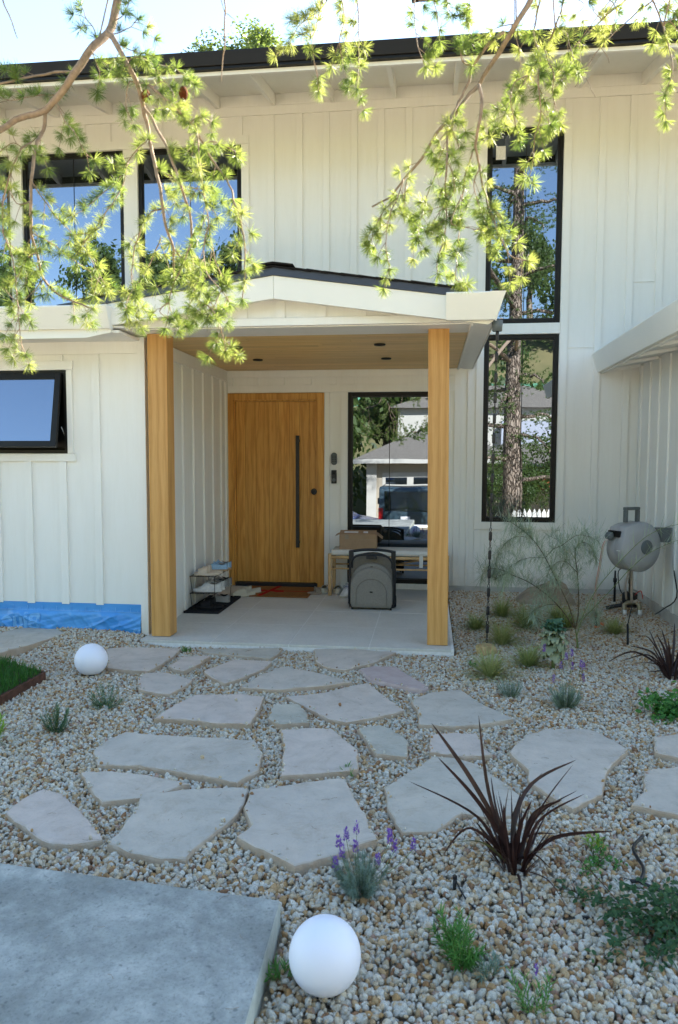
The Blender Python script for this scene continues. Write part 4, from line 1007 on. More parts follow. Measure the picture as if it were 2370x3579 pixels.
PH1 = [(0.017,[[0.314,2.696,-0.04],[0.228,2.698,0.24],[0.189,2.723,0.516]]),(0.02,[[0.353,2.673,-0.04],[0.174,2.723,0.259],[0.017,2.773,0.461]]),(0.019,[[0.354,2.662,-0.04],[0.197,2.683,0.196],[0.04,2.693,0.363]]),(0.017,[[0.299,2.679,-0.04],[0.187,2.648,0.164],[-0.064,2.623,0.296]]),(0.015,[[0.296,2.655,-0.04],[0.365,2.733,0.232],[0.557,2.793,0.338]]),(0.015,[[0.318,2.68,-0.04],[0.416,2.698,0.186],[0.532,2.723,0.348]]),(0.015,[[0.303,2.646,-0.04],[0.396,2.663,0.169],[0.535,2.653,0.282]]),(0.013,[[0.346,2.662,-0.04],[0.401,2.643,0.163],[0.552,2.613,0.289]]),(0.018,[[0.352,2.697,-0.04],[0.457,2.653,0.101],[0.656,2.633,0.15]]),(0.013,[[0.317,2.671,-0.04],[0.326,2.723,0.152],[0.431,2.773,0.29]]),(0.01,[[0.325,2.682,-0.04],[0.295,2.748,0.104],[0.314,2.823,0.202]]),(0.01,[[0.33,2.677,-0.04],[0.263,2.723,0.148],[0.242,2.773,0.266]]),(0.014,[[0.331,2.699,-0.04],[0.162,2.613,0.139],[0.061,2.553,0.065]]),(0.014,[[0.324,2.669,-0.04],[0.208,2.603,0.091],[0.1,2.533,0.126]]),(0.012,[[0.337,2.657,-0.04],[0.241,2.623,0.067],[0.168,2.573,0.015]]),(0.013,[[0.312,2.702,-0.04],[0.464,2.523,0.133],[0.637,2.373,0.022]]),(0.01,[[0.325,2.676,-0.04],[0.326,2.523,0.002],[0.323,2.373,-0.064]]),(0.012,[[0.295,2.668,-0.04],[0.372,2.698,0.077],[0.478,2.723,0.082]]),(0.02,[[0.329,2.644,-0.04],[0.388,2.713,0.144],[0.502,2.753,0.198]]),(0.014,[[0.331,2.681,-0.04],[0.327,2.723,0.119],[0.355,2.773,0.213]]),(0.016,[[0.298,2.681,-0.04],[0.27,2.698,0.078],[0.247,2.723,0.164]]),(0.015,[[0.322,2.684,-0.04],[0.247,2.698,0.043],[0.185,2.723,0.11]]),(0.012,[[0.315,2.685,-0.04],[0.355,2.623,0.042],[0.386,2.573,0.056]]),(0.01,[[0.338,2.644,-0.04],[0.374,2.598,0.065],[0.43,2.523,0.056]]),(0.006,[[0.298,2.684,-0.04],[0.413,2.548,0.01],[0.471,2.423,-0.023]]),(0.016,[[0.352,2.658,-0.04],[0.259,2.648,0.03],[0.21,2.623,0.097]]),(0.017,[[0.321,2.679,-0.04],[0.337,2.673,0.112],[0.381,2.673,0.228]]),(0.018,[[0.313,2.665,-0.04],[0.288,2.648,0.089],[0.276,2.623,0.229]]),(0.017,[[0.313,2.665,-0.04],[0.327,2.648,0.075],[0.345,2.623,0.17]]),(0.013,[[0.33,2.661,-0.04],[0.25,2.733,0.042],[0.165,2.793,0.048]]),(0.012,[[0.317,2.689,-0.04],[0.386,2.748,0.068],[0.517,2.823,0.072]])]
PH2 = [(0.016,[[1.661,5.324,-0.04],[1.56,5.32,0.115],[1.402,5.32,0.162]]),(0.015,[[1.703,5.309,-0.04],[1.431,5.27,0.13],[1.23,5.22,0.063]]),(0.014,[[1.672,5.338,-0.04],[1.525,5.295,0.105],[1.337,5.27,0.062]]),(0.013,[[1.673,5.301,-0.04],[1.555,5.245,0.059],[1.4,5.17,0.077]]),(0.018,[[1.685,5.332,-0.04],[1.572,5.245,-0.022],[1.449,5.17,-0.05]]),(0.01,[[1.665,5.309,-0.04],[1.607,5.27,0.002],[1.495,5.22,0.006]]),(0.014,[[1.679,5.34,-0.04],[1.603,5.37,0.134],[1.558,5.42,0.26]]),(0.02,[[1.685,5.341,-0.04],[1.677,5.37,0.106],[1.643,5.42,0.263]]),(0.018,[[1.669,5.31,-0.04],[1.647,5.32,0.118],[1.579,5.32,0.25]]),(0.012,[[1.698,5.343,-0.04],[1.542,5.37,0.21],[1.457,5.42,0.176]]),(0.018,[[1.686,5.304,-0.04],[1.74,5.345,0.145],[1.772,5.37,0.294]]),(0.018,[[1.666,5.322,-0.04],[1.76,5.32,0.153],[1.843,5.32,0.247]]),(0.018,[[1.67,5.338,-0.04],[1.795,5.295,0.16],[1.913,5.27,0.171]]),(0.016,[[1.709,5.301,-0.04],[1.804,5.27,0.076],[1.955,5.22,0.066]]),(0.02,[[1.676,5.338,-0.04],[1.713,5.37,0.138],[1.729,5.42,0.312]]),(0.016,[[1.698,5.338,-0.04],[1.605,5.27,0.069],[1.504,5.22,0.079]]),(0.02,[[1.68,5.298,-0.04],[1.661,5.27,0.101],[1.627,5.22,0.234]]),(0.014,[[1.677,5.338,-0.04],[1.768,5.245,0.037],[1.829,5.17,-0.014]]),(0.014,[[1.675,5.311,-0.04],[1.627,5.345,0.049],[1.573,5.37,0.149]])]
flax('flax', PH1, 'large dark bronze flax with long arching leaves in the foreground', (.321, 2.647, -.04))
flax('flax', PH2, 'dark flax at the right edge with one red fallen leaf', (1.668, 5.253, -.04))

# feathery acacia
AC = [(0.012,0.007,[[1.185,6.0,-0.035],[1.176,6.0,0.045],[1.164,6.0,0.115]]),(0.007,0.003,[[1.164,6.0,0.115],[1.101,6.05,0.207],[1.033,6.1,0.29],[0.936,6.15,0.377],[0.828,6.15,0.45],[0.716,6.15,0.501],[0.612,6.15,0.52],[0.543,6.15,0.476]]),(0.007,0.003,[[1.164,6.0,0.115],[1.1,5.967,0.311],[1.001,5.933,0.507],[0.902,5.9,0.694],[0.81,5.9,0.832],[0.713,5.9,0.916],[0.615,5.9,0.982]]),(0.007,0.003,[[1.164,6.0,0.115],[1.185,6.017,0.227],[1.187,6.033,0.394],[1.176,6.05,0.562],[1.155,6.05,0.731],[1.204,6.05,0.801],[1.271,6.05,0.778],[1.323,6.05,0.665]]),(0.004,0.002,[[0.917,6.0,0.682],[0.968,5.933,0.76],[1.022,5.867,0.799],[1.111,5.8,0.881],[1.2,5.8,0.879],[1.281,5.8,0.841]]),(0.004,0.002,[[0.699,6.0,0.524],[0.603,6.067,0.561],[0.526,6.133,0.567],[0.458,6.2,0.531],[0.431,6.2,0.465]]),(0.003,0.002,[[0.824,6.0,0.822],[0.717,6.067,0.844],[0.622,6.133,0.783],[0.561,6.2,0.648],[0.529,6.2,0.503]]),(0.003,0.002,[[1.012,6.0,0.497],[1.064,6.083,0.603],[1.11,6.167,0.698],[1.053,6.25,0.794],[0.983,6.25,0.829]]),(0.003,0.002,[[1.166,6.0,0.569],[1.088,6.033,0.646],[1.026,6.067,0.64],[0.966,6.1,0.564],[0.934,6.1,0.457]]),(0.003,0.002,[[0.917,6.0,0.682],[0.792,5.967,0.684],[0.689,5.933,0.652],[0.619,5.9,0.586],[0.573,5.9,0.413]]),(0.003,0.002,[[1.164,6.0,0.115],[1.222,6.067,0.189],[1.336,6.133,0.249],[1.387,6.2,0.129]]),(0.003,0.002,[[1.016,6.0,0.309],[0.915,5.95,0.309],[0.809,5.9,0.247],[1.001,5.85,0.161]]),(0.005,0.002,[[1.176,6.0,0.063],[1.218,5.967,0.245],[1.292,5.933,0.429],[1.412,5.9,0.613],[1.605,5.9,0.831],[1.745,5.9,0.927],[1.882,5.9,0.969],[1.982,5.9,0.98]]),(0.004,0.002,[[1.225,6.0,0.204],[1.42,5.917,0.465],[1.52,5.833,0.625],[1.641,5.75,0.767],[1.838,5.75,0.865],[1.965,5.75,0.896]])]
ac = empty('acacia_shrub', tuple(AC[0][2][0])); tag(ac, 'feathery grey green shrub with long thread leaves in front of the tall window', 'shrub')
L0 = Vector(ac.location); r_ = random.Random(31)
for bi, (ra, rb, P) in enumerate(AC):
    c_ = smoothpath([Vector(p)-L0 for p in P], 5); MB().tube(c_, ra*.75, 6, rb*.5).build('trunk' if bi == 0 else 'branch', 'stem_green' if bi in (0, 12, 13) else 'stem_brown', ac, True)
    if bi == 0: continue
    lf = MB(); ln_ = sum((c_[i+1]-c_[i]).length for i in range(len(c_)-1))
    thin = bi >= 12
    cnt = int(ln_*(90 if thin else 700))
    for j in range(cnt):
        t = r_.uniform(.22 if bi < 4 or thin else .1, 1)**.8; k_ = t*(len(c_)-1); i = min(int(k_), len(c_)-2); p = c_[i].lerp(c_[i+1], k_-i)
        tg = (c_[i+1]-c_[i]).normalized(); ax = tg.orthogonal().normalized(); ax.rotate(Matrix.Rotation(r_.uniform(0, 6.28), 3, tg))
        d = (ax*r_.uniform(.5, 1.2)+tg*r_.uniform(.2, 1.4)+Vector((r_.gauss(0, .3), r_.gauss(0, .3), r_.gauss(-.1, .3)))).normalized()
        if thin or r_.random() < .45: blade(lf, p, d, r_.uniform(.06, .18), .0021, r_.uniform(-.3, .5), 3)
        elif r_.random() < .22:
            sd = (Vector((r_.gauss(0, 1), r_.gauss(0, 1), r_.gauss(.15, .8)))).normalized(); LL = r_.uniform(.05, .15)
            for q_ in range(9):
                blade(lf, p+sd*LL*(q_/9), (sd*r_.uniform(.2, 1.2)+Vector((r_.gauss(0, .6), r_.gauss(0, .6), r_.gauss(0, .5)))).normalized(), r_.uniform(.05, .14), .002, r_.uniform(-.3, .6), 3)
    lf.build('foliage', 'acacia_leaf', ac)

# ---------------------------------------------------------------- hose reel
hr = empty('hose_reel', (1.83, 6.92, .685), R(209)); tag(hr, 'grey wall mounted garden hose reel with carrying handle and pale hose', 'hose reel')
# local x = nose, local y = thickness, z up
prof = []
for i in range(40):
    a = 2*math.pi*i/40; c_, s_ = math.cos(a), math.sin(a); rr = .225
    x = rr*c_; z = rr*s_
    if c_ > 0 and s_ > -.2: 
        k_ = .9/max(abs(c_), abs(s_), .72); x *= 1+(k_-1)*.75*min(1, s_+.2); z *= 1+(k_-1)*.5*max(0, s_)
    prof.append((x, z))
def ring(sc_, yy): return [(x*sc_, yy, z*sc_) for x, z in prof]
mb = MB(); n = 40; rings = [ring(.0, -.128), ring(.55, -.128), ring(.84, -.122), ring(.88, -.108), ring(.96, -.104), ring(1, -.09), ring(1, -.006), ring(.99, -.002), ring(.99, .002), ring(1, .006), ring(1, .09), ring(.96, .104), ring(.88, .108), ring(.84, .122), ring(.55, .128), ring(0, .128)]
vs = [p for r__ in rings for p in r__]; fs = [(i*n+j, i*n+(j+1) % n, (i+1)*n+(j+1) % n, (i+1)*n+j) for i in range(len(rings)-1) for j in range(n)]
body = mb.add(vs, fs).build('reel_body', 'reel_grey', hr, True)
for s_ in (-1, 1):
    MB().lathe([(.0, .012), (.058, .012), (.064, .006), (.066, 0)], 28, T=Matrix.Translation((-.03, s_*.126, -.0)) @ Matrix.Rotation(R(-90*s_), 4, 'X')).build('hub_cap', 'reel_dark', hr, True)
hd = MB(); hd.box(-.05, -.02, -.018, .018, .215, .325).box(.085, .115, -.018, .018, .215, .325).box(-.05, .115, -.02, .02, .325, .352)
hd.build('carry_handle', 'reel_dark', hr, bevel=.006)
box('hose_slot', 'black_frame', hr, .195, .226, -.075, .055, .09, .145)
MB().lathe([(.0, .04), (.022, .036), (.036, .02), (.04, 0), (.036, -.02), (.02, -.035), (0, -.04)], 20, (.245, -.035, .095)).build('hose_stop', 'reel_dark', hr, True)
box('latch', 'pvc_white', hr, .223, .231, .04, .075, -.03, -.024)
br_ = MB(); br_.box(-.36, -.2, .04, .075, -.02, .12).box(-.27, -.2, -.06, .09, -.01, .06)
MB().box(1.99-1.83, 2.2-1.83-.002, 6.98-6.92, 7.06-6.92, .03, .16, Matrix.Rotation(-R(209), 4, 'Z')).build('wall_bracket', 'reel_dark', hr, bevel=.006)
hs = MB()
T = Matrix.Translation(hr.location) @ Matrix.Rotation(R(209), 4, 'Z'); Ti = T.inverted()
nose = T @ Vector((.255, -.035, .08))
Pw = [nose, nose+Vector((-.045, -.01, -.07)), Vector((1.545, 6.92, .52)), Vector((1.545, 7.05, .30)), Vector((1.575, 7.2, .10)), Vector((1.585, 7.28, -.03))]
hs.tube([Ti @ p for p in smoothpath(Pw, 5)], .0115, 8); hs.build('hose', 'hose_beige', hr, True)
hs = MB(); hs.tube([Ti @ (p+Vector((-.008, -.008, .0))) for p in smoothpath(Pw, 5)], .0022, 5); hs.build('hose_stripe', 'hose_red', hr, True)
hs = MB(); Pw = [Vector((1.83, 6.95, .46)), Vector((1.86, 7.05, .35)), Vector((1.92, 7.25, .12)), Vector((1.98, 7.3, .12))]
hs.tube([Ti @ p for p in smoothpath(Pw, 5)], .011, 8); Pw = [Vector((1.80, 6.93, .46)), Vector((1.82, 7.1, .3)), Vector((1.88, 7.3, .13))]
hs.tube([Ti @ p for p in smoothpath(Pw, 5)], .009, 8); hs.build('supply_hose', 'hose_beige', hr, True)
# irrigation valves
iv = empty('irrigation_valve', (1.93, 7.42, 0)); tag(iv, 'black irrigation valves and fittings on white pipes under the hose reel', 'valve')
m = MB(); m.lathe([(.035, 0), (.04, .05), (.04, .09), (.03, .11), (.015, .125)], 16, (-.02, 0, .06)).lathe([(.03, 0), (.034, .05), (.034, .08), (.012, .1)], 16, (.06, .03, .07)).box(-.06, .1, -.03, .05, .03, .075)
m.build('valve_body', 'black_plastic', iv, bevel=0)
MB().tube([(-.06, -.1, -.05), (-.06, -.1, .07), (-.02, -.05, .08), (.05, -.06, .09), (.08, -.09, .07), (.08, -.09, -.05)], .022, 10).build('manifold', 'brass', iv, True)
for x in (-.06, .08): MB().lathe([(.021, 0), (.021, .055)], 14, (x, -.12, -.03)).build('pipe_end', 'pvc_white', iv, True)
MB().tube(smoothpath([(-.2, .03, .01), (-.13, .02, .03), (-.05, 0, .05)]), .019, 10).build('filter', 'black_plastic', iv, True)
MB().lathe([(.012, 0), (.012, .22), (.02, .22), (.02, .26), (.012, .26), (.009, .34)], 10, (-.02, .45, -.02)).build('riser', 'black_plastic', iv, True)
MB().lathe([(.016, 0), (.016, .12), (.022, .12), (.022, .17), (.014, .18), (.014, .26), (.02, .26), (.02, .33)], 12, (.02, .02, .14)).build('backflow_preventer', 'brass', iv, True)
MB().tube(smoothpath([(-.05, 0, .15), (-.09, -.02, .22), (-.1, 0, .38), (-.02, .02, .42)]), .005, 6).tube(smoothpath([(.02, 0, .17), (.0, -.03, .3), (.02, 0, .48)]), .005, 6).build('tube', 'black_plastic', iv, True)
MB().tube(smoothpath([(.06, 0, .15), (.1, -.05, .2), (.13, -.02, .12)]), .005, 6).build('wire', 'hose_red', iv, True)
# hose nozzle
hn = empty('hose_nozzle', (1.49, 6.74, gh(1.49, 6.74))); tag(hn, 'black and orange hose nozzle lying on the gravel by the feathery shrub', 'nozzle')
MB().lathe([(.014, 0), (.018, .02), (.018, .09), (.012, .11)], 12).build('grip', 'black_plastic', hn, True)
MB().lathe([(.021, 0), (.021, .014)], 12, (0, 0, .0)).lathe([(.02, 0), (.018, .012)], 12, (0, 0, .095)).build('collar', 'orange', hn, True)
MB().box(.012, .05, -.01, .01, .035, .055, Matrix.Rotation(R(20), 4, 'Y')).build('trigger', 'orange', hn, bevel=.003)
# drip stakes
def stake(x, y, h_, lab, lean=(.0, .0), head=True):
    o = empty('drip_stake', (x, y, gh(x, y)-.02)); tag(o, lab, 'stake', 'black drip irrigation stakes')
    MB().tube([(0, 0, 0), (lean[0]*.4, lean[1], h_*.5)], .010, 8, .009).build('stake_body', 'black_plastic', o, True)
    MB().tube([(lean[0]*.4, lean[1], h_*.5), (lean[0], lean[1], h_)], .004, 6).build('riser_tube', 'black_plastic', o, True); return o
stake(1.62, 6.2, .32, 'black drip stake standing in gravel in front of the valves', (.05, .1))
o = empty('drip_emitter', (.10, 2.50, -.045)); tag(o, 'short black drip emitter in front of the foreground flax, with thin tube', 'emitter')
MB().tube([(0, 0, 0), (.002, .0, .06)], .0065, 8).build('emitter_body', 'black_plastic', o, True)
MB().lathe([(.008, 0), (.008, .012)], 10, (.002, 0, .055)).build('emitter_cap', 'black_plastic', o)
MB().tube(smoothpath([(.004, 0, .055), (.02, -.02, .03), (.05, -.07, .012), (.09, -.10, .008), (.15, -.10, .01), (.21, -.07, -.01)]), .0032, 6).build('drip_tube', 'black_plastic', o, True)
o = MB().tube(smoothpath([(.86, 2.98, -.035), (.79, 2.86, -.028), (.79, 2.72, -.026), (.75, 2.64, -.03), (.70, 2.68, -.05)]), .0065, 8).build('irrigation_pipe', 'black_plastic', None, True); tag(o, 'black irrigation pipe curving over the gravel at the right edge', 'pipe')
o = MB().tube(smoothpath([(.45, 2.38, -.05), (.50, 2.40, -.035), (.55, 2.43, -.05)]), .0075, 8).build('irrigation_pipe', 'black_plastic', None, True); tag(o, 'short stretch of black pipe surfacing between flax and creeping shrub', 'pipe')
o = MB().tube(smoothpath([(.75, 2.64, -.03), (.82, 2.58, -.03), (.92, 2.55, -.03)]), .0065, 8).build('irrigation_pipe', 'black_plastic', None, True); tag(o, 'thin black pipe running into the dark creeping shrub', 'pipe')

# ---------------------------------------------------------------- porch objects
# doormat
dm = empty('doormat', (-1.655, 7.90, .001)); tag(dm, 'brown coir doormat with a red ribbon bow at the front door', 'doormat')
MB().box(-.395, .395, -.30, .30, 0, .014).build('mat', 'mat_coir', dm, bevel=.004)
m = MB()
def strip(a, b, w_, z=.0165):
    a, b = Vector(a), Vector(b); t = (b-a).normalized(); nn = Vector((-t.y, t.x))*w_/2
    m.prism([tuple(a-nn), tuple(b-nn), tuple(b+nn), tuple(a+nn)], .0142, z, 'z')
strip((-.13, -.298), (-.02, .298), .045); strip((-.35, .02), (.38, -.0), .022, .0155)
for s_ in (-1, 1): m.prism([(-.08, -.0), (-.08+s_*.10, -.07), (-.08+s_*.17, -.06), (-.08+s_*.16, .03), (-.08+s_*.06, .05)], .0142, .018, 'z')
m.build('ribbon_print', 'mat_red', dm)
# boot tray
bt = empty('boot_tray', (-2.135, 7.12, .001)); tag(bt, 'black rubber boot tray under the shoe rack by the side wall', 'tray')
m = MB().box(-.165, .175, -.42, .42, 0, .006); m.build('tray_base', 'rubber', bt)
m = MB().box(-.165, .175, -.42, -.41, .006, .02).box(-.165, .175, .41, .42, .006, .02).box(-.165, -.155, -.41, .41, .006, .02).box(.165, .175, -.41, .41, .006, .02); m.build('tray_rim', 'rubber', bt, bevel=.002)
# shoe rack
sr = empty('shoe_rack', (-2.15, 7.12, .008)); tag(sr, 'two tier black wire shoe rack against the side wall', 'shoe rack')
for zt in (.16, .325):
    fr_ = MB(); a, b = .125, .30
    fr_.tube([(-a, -b, zt), (a, -b, zt), (a, b, zt), (-a, b, zt), (-a, -b, zt)], .0035, 6)
    for k_ in range(24): fr_.tube([(-a, -b+2*b*(k_+.5)/24, zt), (a, -b+2*b*(k_+.5)/24, zt)], .0014, 4)
    for k_ in range(9): fr_.tube([(-a+2*a*(k_+.5)/9, -b, zt-.002), (-a+2*a*(k_+.5)/9, b, zt-.002)], .0014, 4)
    fr_.build('wire_shelf', 'rack_wire', sr)
for zt, z0 in ((.16, 0), (.325, .163)):
    for yy in (-.3, .3):
        for xx in (-.12, .12):
            MB().tube([(xx, yy, zt), (xx*.93, yy*.9, z0)], .0034, 6).build('leg', 'rack_wire', sr)
        MB().tube([(-.112, yy*.9, z0+.003), (.112, yy*.9, z0+.003)], .003, 6).build('foot_bar', 'rack_wire', sr)

# shoes: built along +y (toe at -y), origin at heel centre on the ground
def outline(L, W, n=28):
    out = []
    for i in range(n):
        a = 2*math.pi*i/n; yy = -math.cos(a)*L/2; xx = math.sin(a)*W/2*(1+.16*(-math.cos(a)))
        yy = L/2*(-math.cos(a)); t = (-math.cos(a)+1)/2
        ww = W/2*abs(math.sin(a))**.7*(.80+.22*math.sin(math.pi*(t*.9+.0)) if t < .5 else 1.0)*(1-.1*math.cos(2*math.pi*t))
        out.append((ww if math.sin(a) > 0 else -ww, -yy))
    return out       # heel at +y, toe at -y
def sneaker(loc, rz, lab, upper, sole, lace, L=.27, W=.10, Hh=.095, name='sneaker', rx=0, chunky=1.0):
    o = empty(name, loc, rz); o.rotation_euler = (rx, 0, rz); tag(o, lab, 'shoe')
    so_ = outline(L, W); st = .022*chunky
    m = MB(); rings = [[(x*.95, y*.97, 0) for x, y in so_], [(x*1.03, y*1.02, .006) for x, y in so_], [(x*1.0, y*1.0, st+(.012 if 0 else 0)) for x, y in so_]]
    n = len(so_); m.add([p for r__ in rings for p in r__], [(i*n+j, i*n+(j+1) % n, (i+1)*n+(j+1) % n, (i+1)*n+j) for i in range(2) for j in range(n)]+[tuple(range(2*n, 3*n)), tuple(range(n))[::-1]])
    m.build('sole', sole, o, True)
    # upper by cross sections from toe to heel
    K = 15; nj = 14; vs = []
    for i in range(K):
        t = i/(K-1); y = -L*.49+L*.98*t
        ww = W*.5*(math.sin(math.pi*min(.97, max(.06, t*.93+.04)))**.45)*(1.0 if t < .45 else 1-.16*sm(t, .45, .85))
        hh = Hh*(.30+.72*sm(t, .12, .52)) if t < .52 else Hh*(1.02-.13*sm(t, .5, .72)+.12*sm(t, .8, 1))
        hh *= .55+.45*min(1, t*8)
        for j in range(nj):
            a = math.pi*j/(nj-1); x = math.cos(a)*ww*(1-.25*math.sin(a)*sm(t, .2, .5)); z = st+max(0, math.sin(a))**.7*(hh-st)
            if t > .52 and .28 < j/(nj-1) < .72: z -= (hh-st)*.45*math.sin(math.pi*(j/(nj-1)-.28)/.44)*sm(t, .52, .62)*(1-sm(t, .93, 1))
            vs.append((x, y, z))
    fs = [(i*nj+j, i*nj+j+1, (i+1)*nj+j+1, (i+1)*nj+j) for i in range(K-1) for j in range(nj-1)]
    fs += [tuple(range(nj)), tuple(range((K-1)*nj, K*nj))[::-1]]
    MB().add(vs, fs).build('upper', upper, o, True)
    m = MB()
    for k_ in range(5):
        t = .3+.05*k_; y = -L*.49+L*.98*t; zz = Hh*(.30+.72*sm(t, .12, .52))+.002
        m.tube([(-W*.26, y, zz-.012), (0, y+.004, zz), (W*.26, y, zz-.012)], .0026, 5)
    m.tube(smoothpath([(-.005, -L*.0, Hh*.98), (-.03, -L*.03, Hh*1.12), (-.035, 0, Hh*.9)]), .0022, 4).tube(smoothpath([(.005, 0, Hh*.98), (.03, -L*.02, Hh*1.14), (.04, .0, Hh*.88)]), .0022, 4)
    m.build('laces', lace, o, True)
    m = MB(); cy = L*.27
    m.add([(0, cy, Hh*.62)]+[(math.cos(a)*W*.22, cy+math.sin(a)*L*.17, Hh*.86+.012*abs(math.sin(a))) for a in [6.283*i/16 for i in range(16)]], [(0, 1+i, 1+(i+1) % 16) for i in range(16)])
    m.build('lining', 'shoe_grey' if upper != 'shoe_grey' else 'shoe_black', o, True); return o
def slide(loc, rz, lab, mat, L=.26, W=.10, closed=0, name='slide_sandal', rx=0):
    o = empty(name, loc, rz); o.rotation_euler = (rx, 0, rz); tag(o, lab, 'shoe'); so_ = outline(L, W); n = len(so_)
    rings = [[(x*.93, y*.96, 0) for x, y in so_], [(x*1.0, y, .008) for x, y in so_], [(x, y, .026) for x, y in so_], [(x*.9, y*.93, .024) for x, y in so_], [(x*.8, y*.85, .020) for x, y in so_]]
    MB().add([p for r__ in rings for p in r__], [(i*n+j, i*n+(j+1) % n, (i+1)*n+(j+1) % n, (i+1)*n+j) for i in range(4) for j in range(n)]+[tuple(range(4*n, 5*n)), tuple(range(n))[::-1]]).build('sole', mat, o, True)
    K = 7; nj = 12; vs = []
    t0, t1 = (.18, .52) if not closed else (.0, .58)
    for q_ in (0, 1):
        for i in range(K):
            t = t0+(t1-t0)*i/(K-1); y = -L*.49+L*t
            ww = W*.52*(math.sin(math.pi*min(.9, max(.10, t+.05)))**.4)-q_*.005; hh = (.052+.022*i/(K-1))*(1 if not closed else .6+.4*min(1, i/2))-q_*.005
            for j in range(nj):
                a = math.pi*j/(nj-1); vs.append((math.cos(a)*ww, y, .012+max(0, math.sin(a))**.8*(hh-.0)))
    B = K*nj; fs = [(i*nj+j, i*nj+j+1, (i+1)*nj+j+1, (i+1)*nj+j) for i in range(K-1) for j in range(nj-1)]
    fs += [tuple(x+B for x in f[::-1]) for f in fs]
    for i in (0, K-1): fs += [(i*nj+j, i*nj+j+1, B+i*nj+j+1, B+i*nj+j) for j in range(nj-1)]
    MB().add(vs, fs).build('strap' if not closed else 'upper', mat, o, True)
    if closed:
        hp = sorted([q_ for q_ in so_ if q_[1] > -L*.05], key=lambda q_: math.atan2(q_[1]+L*.05, q_[0])); vs = []
        for x_, y__ in hp:
            hh = .035+.028*max(0, y__/(L*.5))
            vs += [(x_*.99, y__*.99, .018), (x_*.97, y__*.97, hh), (x_*.86, y__*.90, hh), (x_*.84, y__*.88, .02)]
        MB().add(vs, [(4*i+j, 4*i+4+j, 4*i+5+j, 4*i+1+j) for i in range(len(hp)-1) for j in range(3)]).build('heel_wall', mat, o, True)
    return o
# toe towards the wall (-x) rotates -90
RZ_ = R(-90)
slide((-2.13, 6.90, .336), R(-82), 'cream slide sandal at the front of the top shelf, nearer the camera', 'shoe_cream', .25, .095)
slide((-2.13, 7.01, .336), R(-86), 'cream slide sandal on the top shelf, behind its twin', 'shoe_cream', .25, .095)
sneaker((-2.13, 7.17, .336), R(-86), 'light blue suede sneaker with gum sole, nearer one on top shelf', 'shoe_blue', 'shoe_gum', 'shoe_blue', .27, .095, .088)
sneaker((-2.13, 7.30, .336), R(-88), 'light blue suede sneaker at the far end of the top shelf', 'shoe_blue', 'shoe_gum', 'shoe_blue', .27, .095, .088)
sneaker((-2.13, 6.91, .172), R(-84), 'chunky white running shoe at the front of the middle shelf', 'shoe_white', 'shoe_white', 'shoe_grey', .28, .10, .10, chunky=1.5)
sneaker((-2.13, 7.03, .172), R(-87), 'white running shoe behind the chunky one on the middle shelf', 'shoe_white', 'shoe_white', 'shoe_grey', .28, .10, .10, chunky=1.5)
sneaker((-2.13, 7.18, .172), R(-86), 'grey knit sneaker on the middle shelf near the far end', 'shoe_grey', 'shoe_grey', 'shoe_grey', .27, .098, .085)
sneaker((-2.13, 7.31, .172), R(-86), 'grey knit sneaker at the far end of the middle shelf', 'shoe_grey', 'shoe_grey', 'shoe_grey', .27, .098, .085)
slide((-2.10, 6.90, .014), R(-84), 'black sandal on the boot tray under the rack, at the front', 'shoe_black', .27, .10)
slide((-2.10, 7.03, .014), R(-86), 'black sandal on the boot tray behind the front one', 'shoe_black', .27, .10)
sneaker((-2.12, 7.20, .014), R(-86), 'pale mesh sneaker low on the boot tray, toward the door', 'shoe_grey', 'shoe_grey', 'shoe_white', .27, .098, .085)
slide((-1.95, 7.62, .002), R(-60), 'cream clog standing on the floor between rack and doormat', 'shoe_clog', .26, .10, 1, 'clog')
slide((-1.93, 7.78, .002), R(-70), 'cream clog behind the other one, left of the doormat', 'shoe_clog', .26, .10, 1, 'clog')
slide((-1.125, 7.98, .001), R(175), 'beige clog right of the door, left of the bench leg', 'shoe_clog', .25, .095, 1, 'clog')
slide((-.985, 7.98, .001), R(184), 'beige clog under the left end of the bench', 'shoe_clog', .25, .095, 1, 'clog')
sneaker((-.865, 7.78, .001), R(-20), 'white sneaker with dark blue laces beside the folded stroller', 'shoe_white', 'shoe_clog', 'shoe_navy', .27, .098, .10)
sneaker((-.86, 7.95, .001), R(-10), 'white and blue sneaker behind the one beside the stroller', 'shoe_white', 'shoe_white', 'shoe_navy', .27, .098, .10)
slide((-1.215, 7.85, .001), R(120), 'flat brown slipper at the corner of the doormat', 'boulder', .18, .07)

# bench
bn = empty('bench', (-.35, 7.97, .001)); tag(bn, 'light wood bench with pale seat pad under the porch window', 'bench')
bx0, bx1, by0, by1 = -.70, .54, -.17, .18
for x in (bx0, bx1):
    for y_ in (by0, by1): MB().lathe([(.018, 0), (.021, .1), (.021, .44), (.017, .452), (0, .455)], 16, (x, y_, 0)).build('leg', 'light_wood', bn, True)
    MB().tube([(x, by0, .41), (x, by1, .41)], .016, 10).tube([(x, by0, .26), (x, by1, .26)], .010, 8).build('side_rail', 'light_wood', bn, True)
for y_ in (by0, by1):
    MB().tube([(bx0, y_, .412), (bx1, y_, .412)], .017, 12).build('seat_rail', 'light_wood', bn, True)
    MB().tube([(bx0, y_, .292), (bx1, y_, .292)], .009, 8).build('stretcher', 'light_wood', bn, True)
MB().tube([(-.45, by0, .412), (.0, by1, .3)], .008, 6).tube([(.35, by0, .412), (.0, by1, .3)], .008, 6).build('brace', 'light_wood', bn, True)
cu = MB().box(-.69, .53, -.185, .195, .432, .492).build('seat_pad', 'cushion', bn, True, bevel=.024)
